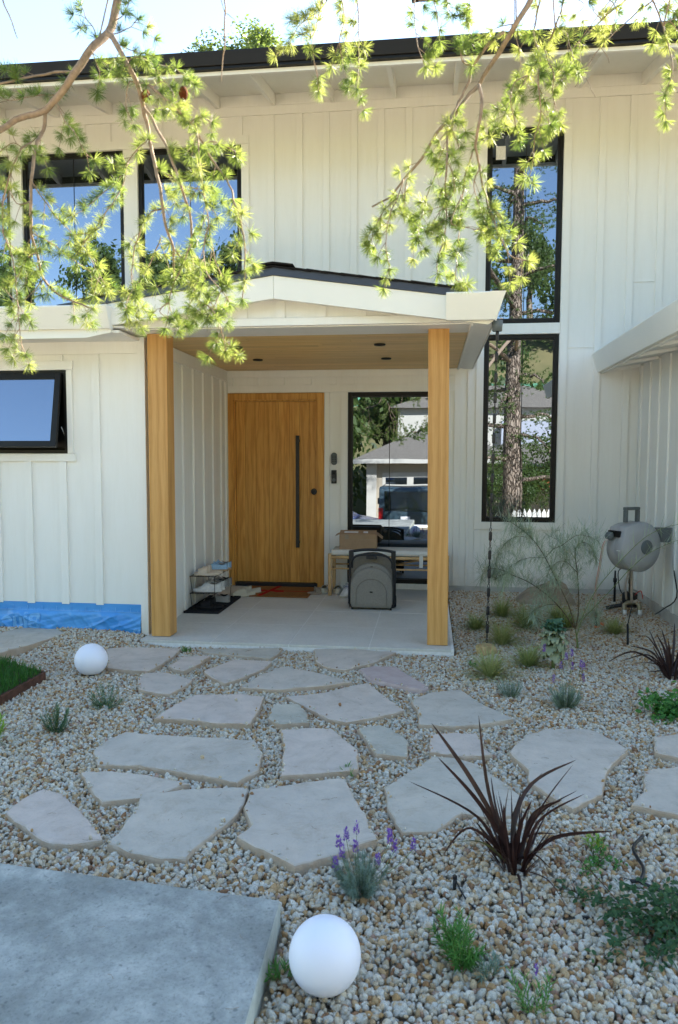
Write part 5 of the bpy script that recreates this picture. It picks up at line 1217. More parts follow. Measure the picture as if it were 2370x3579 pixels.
for x in (-.43, .27): MB().box(x-.02, x+.02, by0-.022, by0-.019, .32, .45).box(x-.02, x+.02, by0-.022, by0+.02, .318, .321).build('strap', 'cushion', bn)
# cardboard box
cb = empty('cardboard_box', (-.76, 7.99, .494), R(2)); tag(cb, 'opened brown cardboard box with white labels on the bench', 'box')
m = MB(); w_, d_, h_, t = .20, .13, .16, .003
m.box(-w_, w_, -d_, -d_+t, 0, h_).box(-w_, w_, d_-t, d_, 0, h_).box(-w_, -w_+t, -d_+t, d_-t, 0, h_).box(w_-t, w_, -d_+t, d_-t, 0, h_).box(-w_+t, w_-t, -d_+t, d_-t, 0, t)
m.build('carton', 'cardboard', cb, bevel=.001)
def flap(name, hinge, ang, ax, pts, lab=0):
    T = Matrix.Translation(hinge) @ Matrix.Rotation(R(ang), 4, ax); return MB().prism(pts, 0, .003, 'z', T).build(name, 'cardboard', cb), T
f_, T = flap('flap', (0, -d_, h_+.002), 14, 'X', [(-w_, 0), (w_, 0), (w_-.004, .13), (-w_+.004, .13)])
MB().box(-.15, .0, .04, .085, .0032, .0040, T).build('shipping_label', 'label_paper', cb); MB().box(.055, .105, .035, .09, .0032, .0040, T).build('shipping_label', 'label_paper', cb)
flap('flap', (0, d_, h_+.002), 115, 'X', [(-w_+.01, -.0), (w_-.01, -.0), (w_-.02, -.10), (-w_+.02, -.10)][::-1])
flap('flap', (w_+.001, 0, h_), 38, 'Y', [(0, -d_), (.075, -d_+.01), (.075, d_-.01), (0, d_)])
flap('flap', (-w_-.001, 0, h_), -25, 'Y', [(0, -d_), (-.05, -d_+.01), (-.05, d_-.01), (0, d_)][::-1])
MB().box(-.14, -.10, -d_-.0008, -d_, .11, .158).box(-.10, w_-.005, -d_-.0006, -d_, .108, .1095).build('tuck_line', 'boulder', cb)

# folded stroller
st_ = empty('folded_stroller', (-.548, 7.16, .001)); tag(st_, 'folded grey taupe travel stroller with black frame in front of the bench', 'stroller')
def arch(w_, z0, z1, n=14, sq=.62, bw=.9):
    """outline of an arch: flat rounded bottom, round top"""
    P = []
    for i in range(n+1):
        a = math.pi*i/n; P.append((math.cos(a)*w_, z0+(z1-z0)*sq+math.sin(a)*(z1-z0)*(1-sq)))
    P += [(-w_*.99, z0+(z1-z0)*.12), (-w_*bw, z0+.005), (w_*bw, z0+.005), (w_*.99, z0+(z1-z0)*.12)]
    return P
def puff(P, y0, y1, bulge, steps=4):
    """solid with pillowed front face (towards -y)"""
    cx = sum(p[0] for p in P)/len(P); cz = sum(p[1] for p in P)/len(P); n = len(P); m = MB(); R_ = [[(x, y1, z) for x, z in P], [(x, y0+.01, z) for x, z in P]]
    for k_ in range(1, steps+1):
        t = k_/steps; s_ = math.cos(t*math.pi/2)*.999 if k_ < steps else .0
        s_ = 1-t**5*.999; R_.append([(cx+(x-cx)*s_, y0+.01-(.01+bulge*math.sin(t*math.pi/2)), cz+(z-cz)*s_) for x, z in P])
    m.add([p for r__ in R_ for p in r__], [(i*n+j, i*n+(j+1) % n, (i+1)*n+(j+1) % n, (i+1)*n+j) for i in range(len(R_)-1) for j in range(n)]+[tuple(range(n))[::-1]])
    return m
puff(arch(.205, .03, .545, sq=.75), -.005, .10, .012).build('seat_back', 'stroller_dark', st_, True)
puff(arch(.210, .03, .455, sq=.52), -.035, -.0, .03).build('canopy', 'stroller_fabric', st_, True)
puff(arch(.208, .018, .415, sq=.52), -.075, -.03, .022).build('footrest_cover', 'stroller_fabric', st_, True)
P = arch(.148, .03, .305, sq=.5); m = MB(); m.tube([(x, -.101, z) for x, z in P[:15]]+[(-.148, -.095, .05), ], .0022, 5); m.tube([(.148, -.101, P[0][1]), (.148, -.095, .05)], .0022, 5); m.build('pocket_seam', 'stroller_dark', st_, True)
m = MB(); P = arch(.20, .02, .44, sq=.52); m.tube([(x, -.05, z+.01) for x, z in P[1:14]], .004, 5); m.build('canopy_edge', 'stroller_dark', st_, True)
m = MB(); fr_ = [(-.215, -.08, .06), (-.212, -.085, .30), (-.205, -.09, .43), (-.18, -.09, .50), (-.12, -.09, .535), (0, -.09, .545), (.12, -.09, .535), (.18, -.09, .50), (.205, -.09, .43), (.212, -.085, .30), (.215, -.08, .06)]
m.tube(smoothpath(fr_, 3), .0115, 10); m.build('front_bar', 'black_plastic', st_, True)
m = MB(); m.tube(smoothpath([(-.215, .02, .555), (-.10, .0, .575), (0, -.01, .58), (.1, 0, .575), (.215, .02, .555)], 4), .014, 8); m.box(-.228, -.185, -.02, .05, .40, .565).box(.185, .228, -.02, .05, .40, .565); m.build('push_handle', 'black_plastic', st_)
box('fold_button', 'black_plastic', st_, -.05, .05, -.11, -.075, .50, .53, bevel=.004)
box('badge', 'black_frame', st_, -.014, .014, -.1105, -.099, .175, .184); box('badge', 'black_frame', st_, -.012, .012, -.071, -.06, .418, .424)
for s_ in (-1, 1):
    x = s_*.222; MB().tube([(x, .02, .05), (x, .02, .44)], .010, 8).build('side_tube', 'black_plastic', st_, True)
    T = Matrix.Translation((x-.018*s_, -.05, .052)) @ Matrix.Rotation(R(90), 4, 'Y')
    MB().lathe([(.0, -.013), (.03, -.013), (.035, -.008), (.035, .008), (.03, .013), (0, .013)], 20, T=T).build('wheel', 'black_plastic', st_, True)
    MB().box(x-.035*s_-.010, x-.035*s_+.010, -.075, -.05, 0.0, .055).build('foot', 'black_plastic', st_, bevel=.003)
    T = Matrix.Translation((x, .09, .06)) @ Matrix.Rotation(R(90), 4, 'Y')
    MB().lathe([(.0, -.012), (.05, -.012), (.058, -.006), (.058, .006), (.05, .012), (0, .012)], 24, T=T).build('wheel', 'black_plastic', st_, True)

# ---------------------------------------------------------------- cedar with branches hanging into view
ct = empty('cedar_tree', (2.15, -3.4, -1.2)); tag(ct, 'tall cedar whose needled branches hang across the top of the view', 'tree')
L0 = Vector(ct.location); r_ = random.Random(77)
tp = [Vector((0, 0, 0)), Vector((.03, 0, 2)), Vector((-.02, .02, 4.5)), Vector((.05, 0, 8)), Vector((.05, 0, 14))]
c_ = smoothpath(tp, 12); m = MB(); m.tube(c_, [.30-.20*i/(len(c_)-1)+(.1 if i < 2 else 0) for i in range(len(c_))], 28)
for i, p in enumerate(m.v):
    q_ = Vector(p); d = .02*mnoise.noise(Vector((q_.x*9, q_.y*9, q_.z*2.4))); ax = Vector((0, 0, q_.z)); dd = (q_-ax).normalized(); m.v[i] = tuple(q_+dd*d)
m.build('trunk', 'bark', ct, True)
# whorl variants
def whorl(seed, n=34, r0=.034, wd=.0011, halfsphere=.35):
    rr = random.Random(seed); m = MB()
    for i in range(n):
        a = rr.uniform(0, 6.283); e = rr.uniform(-halfsphere, 1.45); d = Vector((math.cos(a)*math.cos(e), math.sin(a)*math.cos(e), math.sin(e)))
        L = r0*rr.uniform(.84, 1.04); s_ = d.orthogonal().normalized(); s_.rotate(Matrix.Rotation(rr.uniform(0, 6.28), 3, d)); t2 = d.cross(s_)
        w_ = wd*rr.uniform(.8, 1.2); b = d*.0015; mid = d*L*.55+s_*L*.03; tip = d*L
        m.add([b-s_*w_*.6, b+s_*w_*.6, mid+s_*w_, mid-s_*w_, tip], [(0, 1, 2, 3), (3, 2, 4)])
    return m
WH = [whorl(100+i, 78, .035, .00058, -.05) for i in range(7)]
WM = []
for m in WH:
    me = bpy.data.meshes.new('needle_cluster'); me.from_pydata([tuple(v_) for v_ in m.v], [], m.f); me.materials.append(M['needle']); me.update(); WM.append(me)
BR = [(0.0125,0.008,0.25,[[-0.912,2.161,2.861],[-0.925,2.172,2.785],[-0.939,2.141,2.69],[-0.971,2.094,2.619],[-1.016,2.077,2.543],[-1.067,2.099,2.508],[-1.132,2.133,2.479],[-1.214,2.146,2.468],[-1.27,2.122,2.426],[-1.32,2.071,2.37]]),(0.008,0.003,0.7,[[-0.897,2.046,2.635],[-0.87,2.025,2.599],[-0.823,1.999,2.521],[-0.806,2.03,2.478],[-0.808,2.07,2.44],[-0.807,2.091,2.413],[-0.794,2.072,2.352],[-0.76,2.028,2.257],[-0.731,1.989,2.173],[-0.714,1.981,2.084],[-0.707,2.011,2.035],[-0.719,2.048,1.975]]),(0.0045,0.0015,1,[[-0.778,1.993,2.403],[-0.757,1.994,2.374],[-0.707,1.955,2.294],[-0.675,1.943,2.221],[-0.66,1.968,2.168],[-0.656,2.009,2.119],[-0.661,2.031,2.051],[-0.651,2.016,1.959],[-0.63,1.974,1.891],[-0.577,1.938,1.854],[-0.554,1.929,1.813],[-0.55,1.953,1.772],[-0.559,1.995,1.753]]),(0.004,0.0015,1,[[-0.782,1.976,2.463],[-0.741,1.955,2.439],[-0.685,1.945,2.387],[-0.646,1.987,2.355],[-0.623,2.026,2.319],[-0.59,2.034,2.258],[-0.546,2.006,2.2],[-0.517,1.961,2.127],[-0.492,1.933,2.056],[-0.489,1.941,2.004],[-0.499,1.977,1.951],[-0.513,2.01,1.896]]),(0.002,0.0012,1,[[-0.622,1.966,2.328],[-0.605,1.936,2.232],[-0.593,1.924,2.156],[-0.591,1.961,2.079],[-0.582,1.991,1.997],[-0.562,1.992,1.939],[-0.57,1.953,1.874],[-0.579,1.905,1.82]]),(0.002,0.0012,1,[[-0.702,1.996,2.031],[-0.674,2.021,1.996],[-0.655,2.037,1.952],[-0.607,2.0,1.896],[-0.572,1.961,1.853]]),(0.002,0.0012,1,[[-0.762,2.035,2.26],[-0.728,2.059,2.244],[-0.706,2.088,2.23],[-0.654,2.062,2.207],[-0.611,2.02,2.156],[-0.58,1.997,2.113]]),(0.002,0.0012,1,[[-0.645,1.983,2.037],[-0.668,1.966,1.97],[-0.703,1.994,1.932],[-0.722,2.013,1.89],[-0.705,1.998,1.851],[-0.656,1.96,1.815]]),(0.002,0.0012,1,[[-0.586,1.942,2.074],[-0.603,1.952,2.021],[-0.585,1.922,1.946],[-0.528,1.89,1.882],[-0.517,1.89,1.86]]),(0.006,0.0025,1,[[-1.171,2.205,2.514],[-1.186,2.218,2.463],[-1.198,2.191,2.401],[-1.186,2.147,2.308],[-1.187,2.134,2.222],[-1.2,2.157,2.148],[-1.205,2.196,2.088],[-1.197,2.216,2.015],[-1.144,2.206,1.965],[-1.051,2.173,1.924],[-1.002,2.14,1.903]]),(0.002,0.001,1,[[-1.181,2.137,2.279],[-1.155,2.15,2.233],[-1.128,2.187,2.186],[-1.068,2.174,2.123],[-1.003,2.134,2.047],[-0.942,2.099,1.962]]),(0.002,0.001,1,[[-1.21,2.175,2.153],[-1.185,2.162,2.13],[-1.115,2.132,2.093],[-1.071,2.149,2.053],[-1.032,2.194,2.025],[-0.994,2.232,1.974]]),(0.002,0.001,1,[[-0.819,2.138,2.38],[-0.846,2.124,2.357],[-0.891,2.151,2.327],[-0.932,2.166,2.273],[-0.958,2.148,2.249],[-0.995,2.097,2.184],[-1.014,2.055,2.147]]),(0.002,0.001,1,[[-0.88,2.126,2.317],[-0.892,2.103,2.231],[-0.913,2.06,2.163],[-0.938,2.071,2.125],[-0.982,2.107,2.113],[-1.029,2.136,2.098]]),(0.0025,0.001,1,[[-0.749,2.081,2.169],[-0.782,2.05,2.149],[-0.81,2.038,2.099],[-0.844,2.073,2.044],[-0.863,2.1,1.985],[-0.853,2.095,1.922],[-0.831,2.057,1.847]]),(0.002,0.001,1,[[-0.764,2.073,2.084],[-0.799,2.089,2.029],[-0.822,2.079,1.979],[-0.841,2.029,1.92],[-0.841,1.998,1.866]]),(0.003,0.001,1,[[-1.182,2.145,2.394],[-1.2,2.115,2.364],[-1.227,2.1,2.292],[-1.275,2.132,2.212],[-1.288,2.159,2.139],[-1.261,2.157,2.06],[-1.231,2.119,1.968],[-1.201,2.075,1.895],[-1.185,2.054,1.835],[-1.19,2.068,1.769]]),(0.002,0.001,1,[[-1.301,2.228,2.343],[-1.305,2.218,2.274],[-1.366,2.244,2.219],[-1.334,2.26,2.143],[-1.267,2.242,2.083],[-1.243,2.195,1.992]]),(0.002,0.001,1,[[-1.229,2.298,2.499],[-1.272,2.269,2.436],[-1.296,2.236,2.437],[-1.352,2.256,2.421],[-1.418,2.29,2.398]]),(0.002,0.001,1,[[-1.24,2.229,2.256],[-1.269,2.204,2.242],[-1.32,2.221,2.302],[-1.383,2.253,2.303]]),(0.002,0.001,1,[[-1.198,2.217,2.015],[-1.237,2.182,1.949],[-1.278,2.18,1.95],[-1.343,2.219,2.0],[-1.399,2.237,1.951]]),(0.004,0.003,0.5,[[-1.063,2.175,2.606],[-1.094,2.196,2.618],[-1.174,2.203,2.618],[-1.205,2.159,2.588],[-1.258,2.109,2.548],[-1.301,2.091,2.535]]),(0.002,0.001,1,[[-1.126,2.215,2.566],[-1.168,2.19,2.55],[-1.232,2.204,2.554],[-1.305,2.234,2.566],[-1.363,2.235,2.582]]),(0.002,0.001,0.8,[[-0.968,2.14,2.667],[-0.973,2.117,2.691],[-0.985,2.101,2.712],[-1.016,2.14,2.772],[-1.041,2.183,2.848]]),(0.002,0.001,0.8,[[-0.913,2.096,2.658],[-0.887,2.11,2.67],[-0.843,2.082,2.669],[-0.815,2.059,2.672]]),(0.002,0.001,0.8,[[-0.905,2.099,2.694],[-0.88,2.127,2.732],[-0.878,2.155,2.784]]),(0.002,0.001,1,[[-0.82,1.997,2.531],[-0.791,1.996,2.537],[-0.771,2.037,2.543],[-0.718,2.061,2.54],[-0.669,2.043,2.5],[-0.638,2.001,2.461]]),(0.002,0.001,0.9,[[-0.873,2.046,2.605],[-0.831,2.035,2.58],[-0.788,2.002,2.549]]),(0.003,0.0012,0,[[-0.564,2.043,2.741],[-0.557,2.018,2.681],[-0.56,2.024,2.579],[-0.577,2.063,2.567],[-0.587,2.074,2.499]]),(0.0025,0.0012,0,[[-1.166,1.97,2.74],[-1.152,1.964,2.674],[-1.15,2.001,2.644],[-1.146,2.013,2.616]]),(0.0012,0.0008,0,[[-0.563,2.038,2.66],[-0.545,2.016,2.637],[-0.534,2.03,2.635]]),(0.002,0.001,1,[[-0.967,2.086,2.615],[-0.95,2.089,2.574],[-0.961,2.126,2.558],[-0.968,2.126,2.516]]),(0.002,0.001,1,[[-1.088,2.113,2.492],[-1.061,2.109,2.434],[-1.01,2.071,2.38],[-0.983,2.067,2.329],[-0.967,2.099,2.317]]),(0.002,0.001,1,[[-0.852,2.145,2.536],[-0.871,2.129,2.542],[-0.895,2.153,2.494],[-0.882,2.182,2.445]]),(0.002,0.001,1,[[-0.758,2.0,2.461],[-0.719,1.994,2.468],[-0.683,1.957,2.42],[-0.674,1.965,2.396]]),(0.002,0.001,1,[[-0.652,2.005,2.363],[-0.631,2.015,2.383],[-0.608,2.058,2.389]]),(0.002,0.001,1,[[-0.617,2.006,2.31],[-0.581,2.007,2.309],[-0.551,2.05,2.308],[-0.537,2.065,2.296]]),(0.002,0.001,1,[[-1.165,2.123,2.068],[-1.211,2.142,2.055],[-1.241,2.144,2.005],[-1.243,2.1,1.97]]),(0.002,0.001,1,[[-0.705,1.964,1.879],[-0.737,1.984,1.861],[-0.713,1.986,1.843]]),(0.0025,0.001,0.9,[[-0.3,2.18,2.782],[-0.315,2.196,2.757],[-0.348,2.17,2.709],[-0.377,2.123,2.661],[-0.396,2.106,2.607]]),(0.0025,0.001,1,[[-0.225,2.189,2.782],[-0.223,2.198,2.763],[-0.22,2.233,2.712],[-0.218,2.218,2.62],[-0.217,2.172,2.508]]),(0.002,0.001,1,[[-0.318,2.176,2.757],[-0.328,2.16,2.691],[-0.337,2.114,2.608],[-0.33,2.118,2.552],[-0.323,2.154,2.517]]),(0.002,0.001,1,[[-0.263,2.183,2.769],[-0.253,2.153,2.681],[-0.264,2.14,2.628],[-0.263,2.18,2.603]]),(0.002,0.001,0.8,[[-0.063,2.209,2.782],[-0.058,2.219,2.764],[-0.056,2.178,2.665],[-0.043,2.148,2.59],[-0.025,2.158,2.554]]),(0.002,0.001,0.8,[[-0.003,2.216,2.782],[-0.003,2.195,2.747],[0.01,2.159,2.668],[0.013,2.181,2.627]]),(0.002,0.001,0.8,[[0.104,2.229,2.783],[0.1,2.225,2.757],[0.095,2.179,2.679]]),(0.002,0.001,0.8,[[0.04,2.222,2.795],[0.035,2.222,2.748],[0.047,2.181,2.695]]),(0.0085,0.0025,0.45,[[0.283,2.253,2.808],[0.264,2.222,2.744],[0.224,2.194,2.667],[0.193,2.225,2.628],[0.16,2.259,2.595],[0.124,2.264,2.539],[0.098,2.233,2.501],[0.067,2.181,2.438],[0.037,2.144,2.394],[0.001,2.144,2.349],[-0.034,2.175,2.311],[-0.084,2.206,2.265],[-0.126,2.21,2.219],[-0.171,2.176,2.181]]),(0.002,0.001,1,[[-0.082,2.168,2.25],[-0.098,2.138,2.193],[-0.121,2.112,2.127],[-0.132,2.145,2.066],[-0.122,2.183,2.009]]),(0.002,0.001,1,[[-0.07,2.17,2.263],[-0.082,2.164,2.178],[-0.063,2.203,2.135],[-0.05,2.21,2.1]]),(0.002,0.001,1,[[-0.099,2.162,2.202],[-0.145,2.128,2.139],[-0.175,2.123,2.055]]),(0.005,0.0012,1,[[0.188,2.178,2.638],[0.141,2.175,2.599],[0.108,2.208,2.566],[0.091,2.204,2.512],[0.061,2.161,2.435],[0.037,2.109,2.356],[0.037,2.083,2.266],[0.032,2.095,2.196],[0.039,2.136,2.164],[0.035,2.166,2.096],[0.017,2.159,2.029],[0.015,2.121,1.976]]),(0.002,0.001,1,[[0.037,2.083,2.266],[0.056,2.075,2.217],[0.051,2.109,2.183],[0.011,2.12,2.13],[-0.001,2.098,2.095]]),(0.002,0.001,1,[[0.06,2.095,2.405],[0.049,2.104,2.353],[0.068,2.141,2.321],[0.044,2.121,2.292]]),(0.005,0.0012,1,[[0.121,2.108,2.469],[0.126,2.078,2.394],[0.116,2.075,2.337],[0.113,2.117,2.31],[0.129,2.143,2.262],[0.139,2.13,2.198],[0.148,2.087,2.144],[0.164,2.045,2.079],[0.178,2.035,2.042],[0.207,2.063,2.004],[0.252,2.112,2.002]]),(0.002,0.001,1,[[0.125,2.071,2.235],[0.108,2.09,2.197],[0.126,2.082,2.137],[0.147,2.036,2.065]]),(0.002,0.001,1,[[0.147,2.067,2.137],[0.182,2.063,2.106],[0.192,2.098,2.06],[0.176,2.113,2.03]]),(0.0025,0.001,1,[[0.114,2.147,2.322],[0.092,2.149,2.26],[0.082,2.183,2.208],[0.079,2.17,2.138],[0.072,2.125,2.066],[0.066,2.079,2.001],[0.064,2.064,1.946],[0.095,2.094,1.94]]),(0.002,0.001,1,[[0.031,2.136,2.321],[0.014,2.132,2.274],[-0.003,2.167,2.235],[-0.027,2.168,2.177],[-0.038,2.132,2.107],[-0.04,2.084,2.058]]),(0.002,0.001,1,[[0.08,2.133,2.19],[0.058,2.103,2.135],[0.052,2.078,2.093],[0.094,2.12,2.098],[0.132,2.167,2.105]]),(0.003,0.0015,1,[[0.38,2.316,2.827],[0.367,2.289,2.776],[0.345,2.294,2.709],[0.321,2.33,2.663],[0.273,2.337,2.596],[0.228,2.305,2.503],[0.182,2.25,2.421],[0.161,2.211,2.375]]),(0.003,0.001,1,[[0.298,2.254,2.795],[0.298,2.273,2.771],[0.278,2.246,2.669],[0.292,2.2,2.58],[0.285,2.18,2.489],[0.297,2.202,2.429],[0.286,2.241,2.376],[0.285,2.267,2.326],[0.275,2.255,2.273]]),(0.002,0.001,1,[[0.309,2.242,2.618],[0.333,2.23,2.546],[0.337,2.263,2.514],[0.349,2.287,2.477],[0.362,2.272,2.427]]),(0.002,0.001,1,[[0.261,2.231,2.545],[0.223,2.201,2.514],[0.21,2.175,2.456],[0.226,2.21,2.413],[0.243,2.251,2.376]]),(0.002,0.001,1,[[0.338,2.251,2.685],[0.373,2.266,2.668],[0.385,2.231,2.59],[0.397,2.199,2.532]]),(0.002,0.001,1,[[0.292,2.233,2.514],[0.322,2.257,2.465],[0.331,2.271,2.41]]),(0.003,0.001,0.25,[[0.71,2.515,2.924],[0.661,2.499,2.873],[0.605,2.527,2.841],[0.522,2.531,2.763],[0.465,2.5,2.672],[0.432,2.449,2.61]]),(0.0035,0.001,0.5,[[0.604,2.449,2.878],[0.567,2.456,2.854],[0.517,2.484,2.822],[0.442,2.455,2.747],[0.37,2.396,2.633],[0.327,2.349,2.568]]),(0.003,0.001,0.9,[[0.6,2.291,2.796],[0.618,2.316,2.775],[0.653,2.327,2.707],[0.66,2.281,2.617],[0.657,2.236,2.524],[0.636,2.224,2.473],[0.646,2.251,2.41]]),(0.002,0.001,0.9,[[0.642,2.288,2.686],[0.657,2.276,2.69],[0.698,2.309,2.671]]),(0.002,0.001,0.9,[[0.654,2.402,2.847],[0.691,2.397,2.793],[0.71,2.358,2.769]]),(0.0012,0.0006,0,[[0.224,2.236,2.679],[0.239,2.259,2.625],[0.251,2.252,2.562],[0.271,2.205,2.485]]),(0.0012,0.0006,0,[[0.415,2.31,2.671],[0.426,2.318,2.608],[0.439,2.282,2.542],[0.455,2.252,2.485]]),(0.0012,0.0006,0,[[0.478,2.316,2.652],[0.494,2.298,2.618],[0.502,2.322,2.612]]),(0.0015,0.0008,0.8,[[0.381,2.262,2.771],[0.417,2.261,2.745],[0.4,2.296,2.737]]),(0.0015,0.0008,0.8,[[0.472,2.268,2.704],[0.447,2.292,2.749],[0.464,2.319,2.799]]),(0.002,0.001,1,[[0.106,2.161,2.542],[0.076,2.133,2.547],[0.07,2.123,2.576],[0.101,2.172,2.623]]),(0.002,0.001,1,[[0.229,2.238,2.691],[0.19,2.257,2.698],[0.167,2.275,2.698]]),(0.0015,0.0008,0.9,[[0.49,2.274,2.759],[0.504,2.251,2.715],[0.496,2.26,2.669],[0.487,2.301,2.668]])]
feed = [smoothpath([(2.10, -3.4, 4.0), (1.2, -1.6, 4.3), (.2, .3, 4.0), (-.35, 1.5, 3.5), (-.62, 1.95, 3.05), (-.9, 2.2, 2.95)], 4),
        smoothpath([(2.15, -3.4, 4.6), (1.6, -1.2, 4.7), (.9, 1.0, 3.8), (.45, 1.9, 3.1), (.2, 2.1, 2.95), (-.2, 2.1, 2.95)], 4),
        smoothpath([(2.2, -3.4, 4.3), (1.9, -.9, 4.3), (1.2, 1.3, 3.4), (.9, 2.1, 2.95), (.7, 2.2, 2.9)], 4)]
for f_ in feed: MB().tube([p-L0 for p in f_], .055, 8, .011).build('limb', 'bark_twig', ct, True)
spots = []; sidetw = []
def addwh(p, d, s_): spots.append((Vector(p), Vector(d), s_))
allfeed = [p for f_ in feed for p in f_]
for bi, (ra, rb, leaf, P) in enumerate(BR):
    pts = [Vector(p) for p in P]
    # deviation gives the twigs depth of their own
    c_ = smoothpath(pts, 4)
    if pts[0].z > 2.66 and len(pts) > 2:
        q_ = min(allfeed, key=lambda f: (f-pts[0]).length); MB().tube([p-L0 for p in smoothpath([q_, (q_+pts[0])/2+Vector((0, 0, .04)), pts[0]], 4)], ra*1.1, 6, ra).build('twig', 'bark_twig', ct, True)
    k_ = len(c_)
    jc = [p+Vector((mnoise.noise(p*25), mnoise.noise(p*25+Vector((9, 0, 0))), mnoise.noise(p*25+Vector((0, 9, 0)))))*.004 for p in c_]
    o = MB().tube([p-L0 for p in jc], ra, 7 if ra > .004 else 5, rb).build('branch' if ra > .004 else 'twig', 'bark_twig', ct, True)
    if leaf <= 0: continue
    ln_ = 0; nxt = .01; main = ra > .004
    tot = sum((c_[i+1]-c_[i]).length for i in range(k_-1))
    tw = MB(); had = False; acc = 0
    for i in range(k_-1):
        a, b = jc[i], jc[i+1]; L = (b-a).length; tg = (b-a).normalized()
        while acc+L > nxt:
            t = (nxt-acc)/L; p = a.lerp(b, t); fr_ = nxt/tot
            ax = tg.orthogonal().normalized(); ax.rotate(Matrix.Rotation(r_.uniform(0, 6.28), 3, tg)); 
            if r_.random() < leaf*(.35 if main and fr_ < .45 else 1):
                if r_.random() < (.42 if not main else .55):
                    # short side twig with two or three whorls
                    d = (ax*.8+tg*.7+Vector((0, -.1, -.35))).normalized(); LL = r_.uniform(.03, .075); e_ = p+d*LL
                    e_.z -= .01; tw.tube([p-L0, (p+e_)/2-L0+Vector((0, 0, .004)), e_-L0], .0011, 4, .0007); had = True
                    addwh(e_, d, r_.uniform(.85, 1.1))
                    if LL > .045: addwh((p+e_)/2, (ax+tg*.3).normalized(), r_.uniform(.7, .95))
                else:
                    addwh(p+ax*.004, (ax+tg*.5+Vector((0, 0, .15))).normalized(), r_.uniform(.8, 1.05))
            nxt += r_.uniform(.018, .035)*(1.0 if leaf > .5 else 1.6)
        acc += L
    if leaf > .5: addwh(jc[-1], (jc[-1]-jc[-2]).normalized(), 1.05)
    if had: sidetw.append(tw)
st2 = MB()
for t_ in sidetw: st2.add(t_.v, t_.f)
st2.build('side_twigs', 'bark_twig', ct)['kind'] = 'stuff'
r_.shuffle(spots)
rest = MB()
for i, (p, d, s_) in enumerate(spots):
    q = d.to_track_quat('Z', 'Y') @ Matrix.Rotation(r_.uniform(0, 6.28), 3, 'Z').to_quaternion()
    if i < 295:
        o = link('needle_cluster', WM[i % 7], None, ct); o.location = p-L0; o.rotation_mode = 'QUATERNION'; o.rotation_quaternion = q; o.scale = (s_, s_, s_)
    else:
        T = Matrix.Translation(p-L0) @ q.to_matrix().to_4x4() @ Matrix.Scale(s_, 4); src = WH[i % 7]
        rest.add([T @ Vector(v_) for v_ in src.v], src.f)
o = rest.build('needle_foliage', 'needle', ct); o['kind'] = 'stuff'
for p in ((-.60, 2.06, 2.49), (-.475, 2.02, 2.49)):
    pass
# cones
for p in [[-0.791,2.046,2.46],[-0.672,2.009,2.444]]:
    MB().lathe([(0, -.018), (.008, -.014), (.0125, -.004), (.012, .006), (.007, .015), (0, .018)], 12, tuple(Vector(p)-L0)).build('cone', 'cone', ct, True)
# crown (seen in the windows)
m = MB(); far = MB()
tuft = [whorl(300+i, 9, .075, .006, .3) for i in range(5)]
for k_ in range(34):
    z = 2.2+k_*.33+r_.uniform(-.1, .1); a = k_*2.4+r_.uniform(-.4, .4); L = r_.uniform(1.8, 3.6)*(1-.45*k_/34)
    if math.sin(a) > .3 and z < 5: L *= .5
    d = Vector((math.cos(a), math.sin(a), 0)); P = [Vector((0, 0, z)), d*L*.4+Vector((0, 0, z+.1)), d*L*.75+Vector((0, 0, z-.05)), d*L+Vector((0, 0, z-.35))]
    P = smoothpath(P, 4); P = [p+Vector((r_.gauss(0, .03), r_.gauss(0, .03), r_.gauss(0, .03))) if i else p for i, p in enumerate(P)]
    MB().tube(P, .062, 7, .012).build('limb', 'bark', ct, True)
    for j in range(int(170*L/3)):
        t = r_.uniform(.2, 1); q_ = P[int(t*(len(P)-1))]; sd_ = Vector((r_.gauss(0, .22), r_.gauss(0, .22), r_.gauss(-.06, .10))); p = q_+sd_
        for _ in range(2):
            T = Matrix.Translation(p+Vector((r_.gauss(0, .06), r_.gauss(0, .06), r_.gauss(0, .05)))) @ Matrix.Rotation(r_.uniform(0, 6.28), 4, 'Z') @ Matrix.Rotation(r_.uniform(-.7, .7), 4, 'X'); src = r_.choice(tuft)
            far.add([T @ Vector(v_) for v_ in src.v], src.f)
shade_limb = smoothpath([(0, 0, 6.6), (-1.0, 3.0, 7.0), (-1.6, 6.2, 6.5), (-1.9, 8.2, 5.75), (-2.3, 8.5, 5.65)], 6)  # extra limb added above the view to shade the left branches
MB().tube(shade_limb, .07, 7, .012).build('limb', 'bark', ct, True)
for j in range(330):  # tufts of the added limb, blocking sun from the left twigs
    q_ = Vector((r_.uniform(-2.35, -1.5), r_.uniform(7.7, 8.4), r_.uniform(5.62, 6.0)))+Vector((0, 0, 0))
    T = Matrix.Translation(q_) @ Matrix.Rotation(r_.uniform(0, 6.28), 4, 'Z') @ Matrix.Rotation(r_.uniform(-.7, .7), 4, 'X'); src = r_.choice(tuft)
    far.add([T @ Vector(v_) for v_ in src.v], src.f)
o = far.build('crown', 'needle_far', ct); o['kind'] = 'stuff'

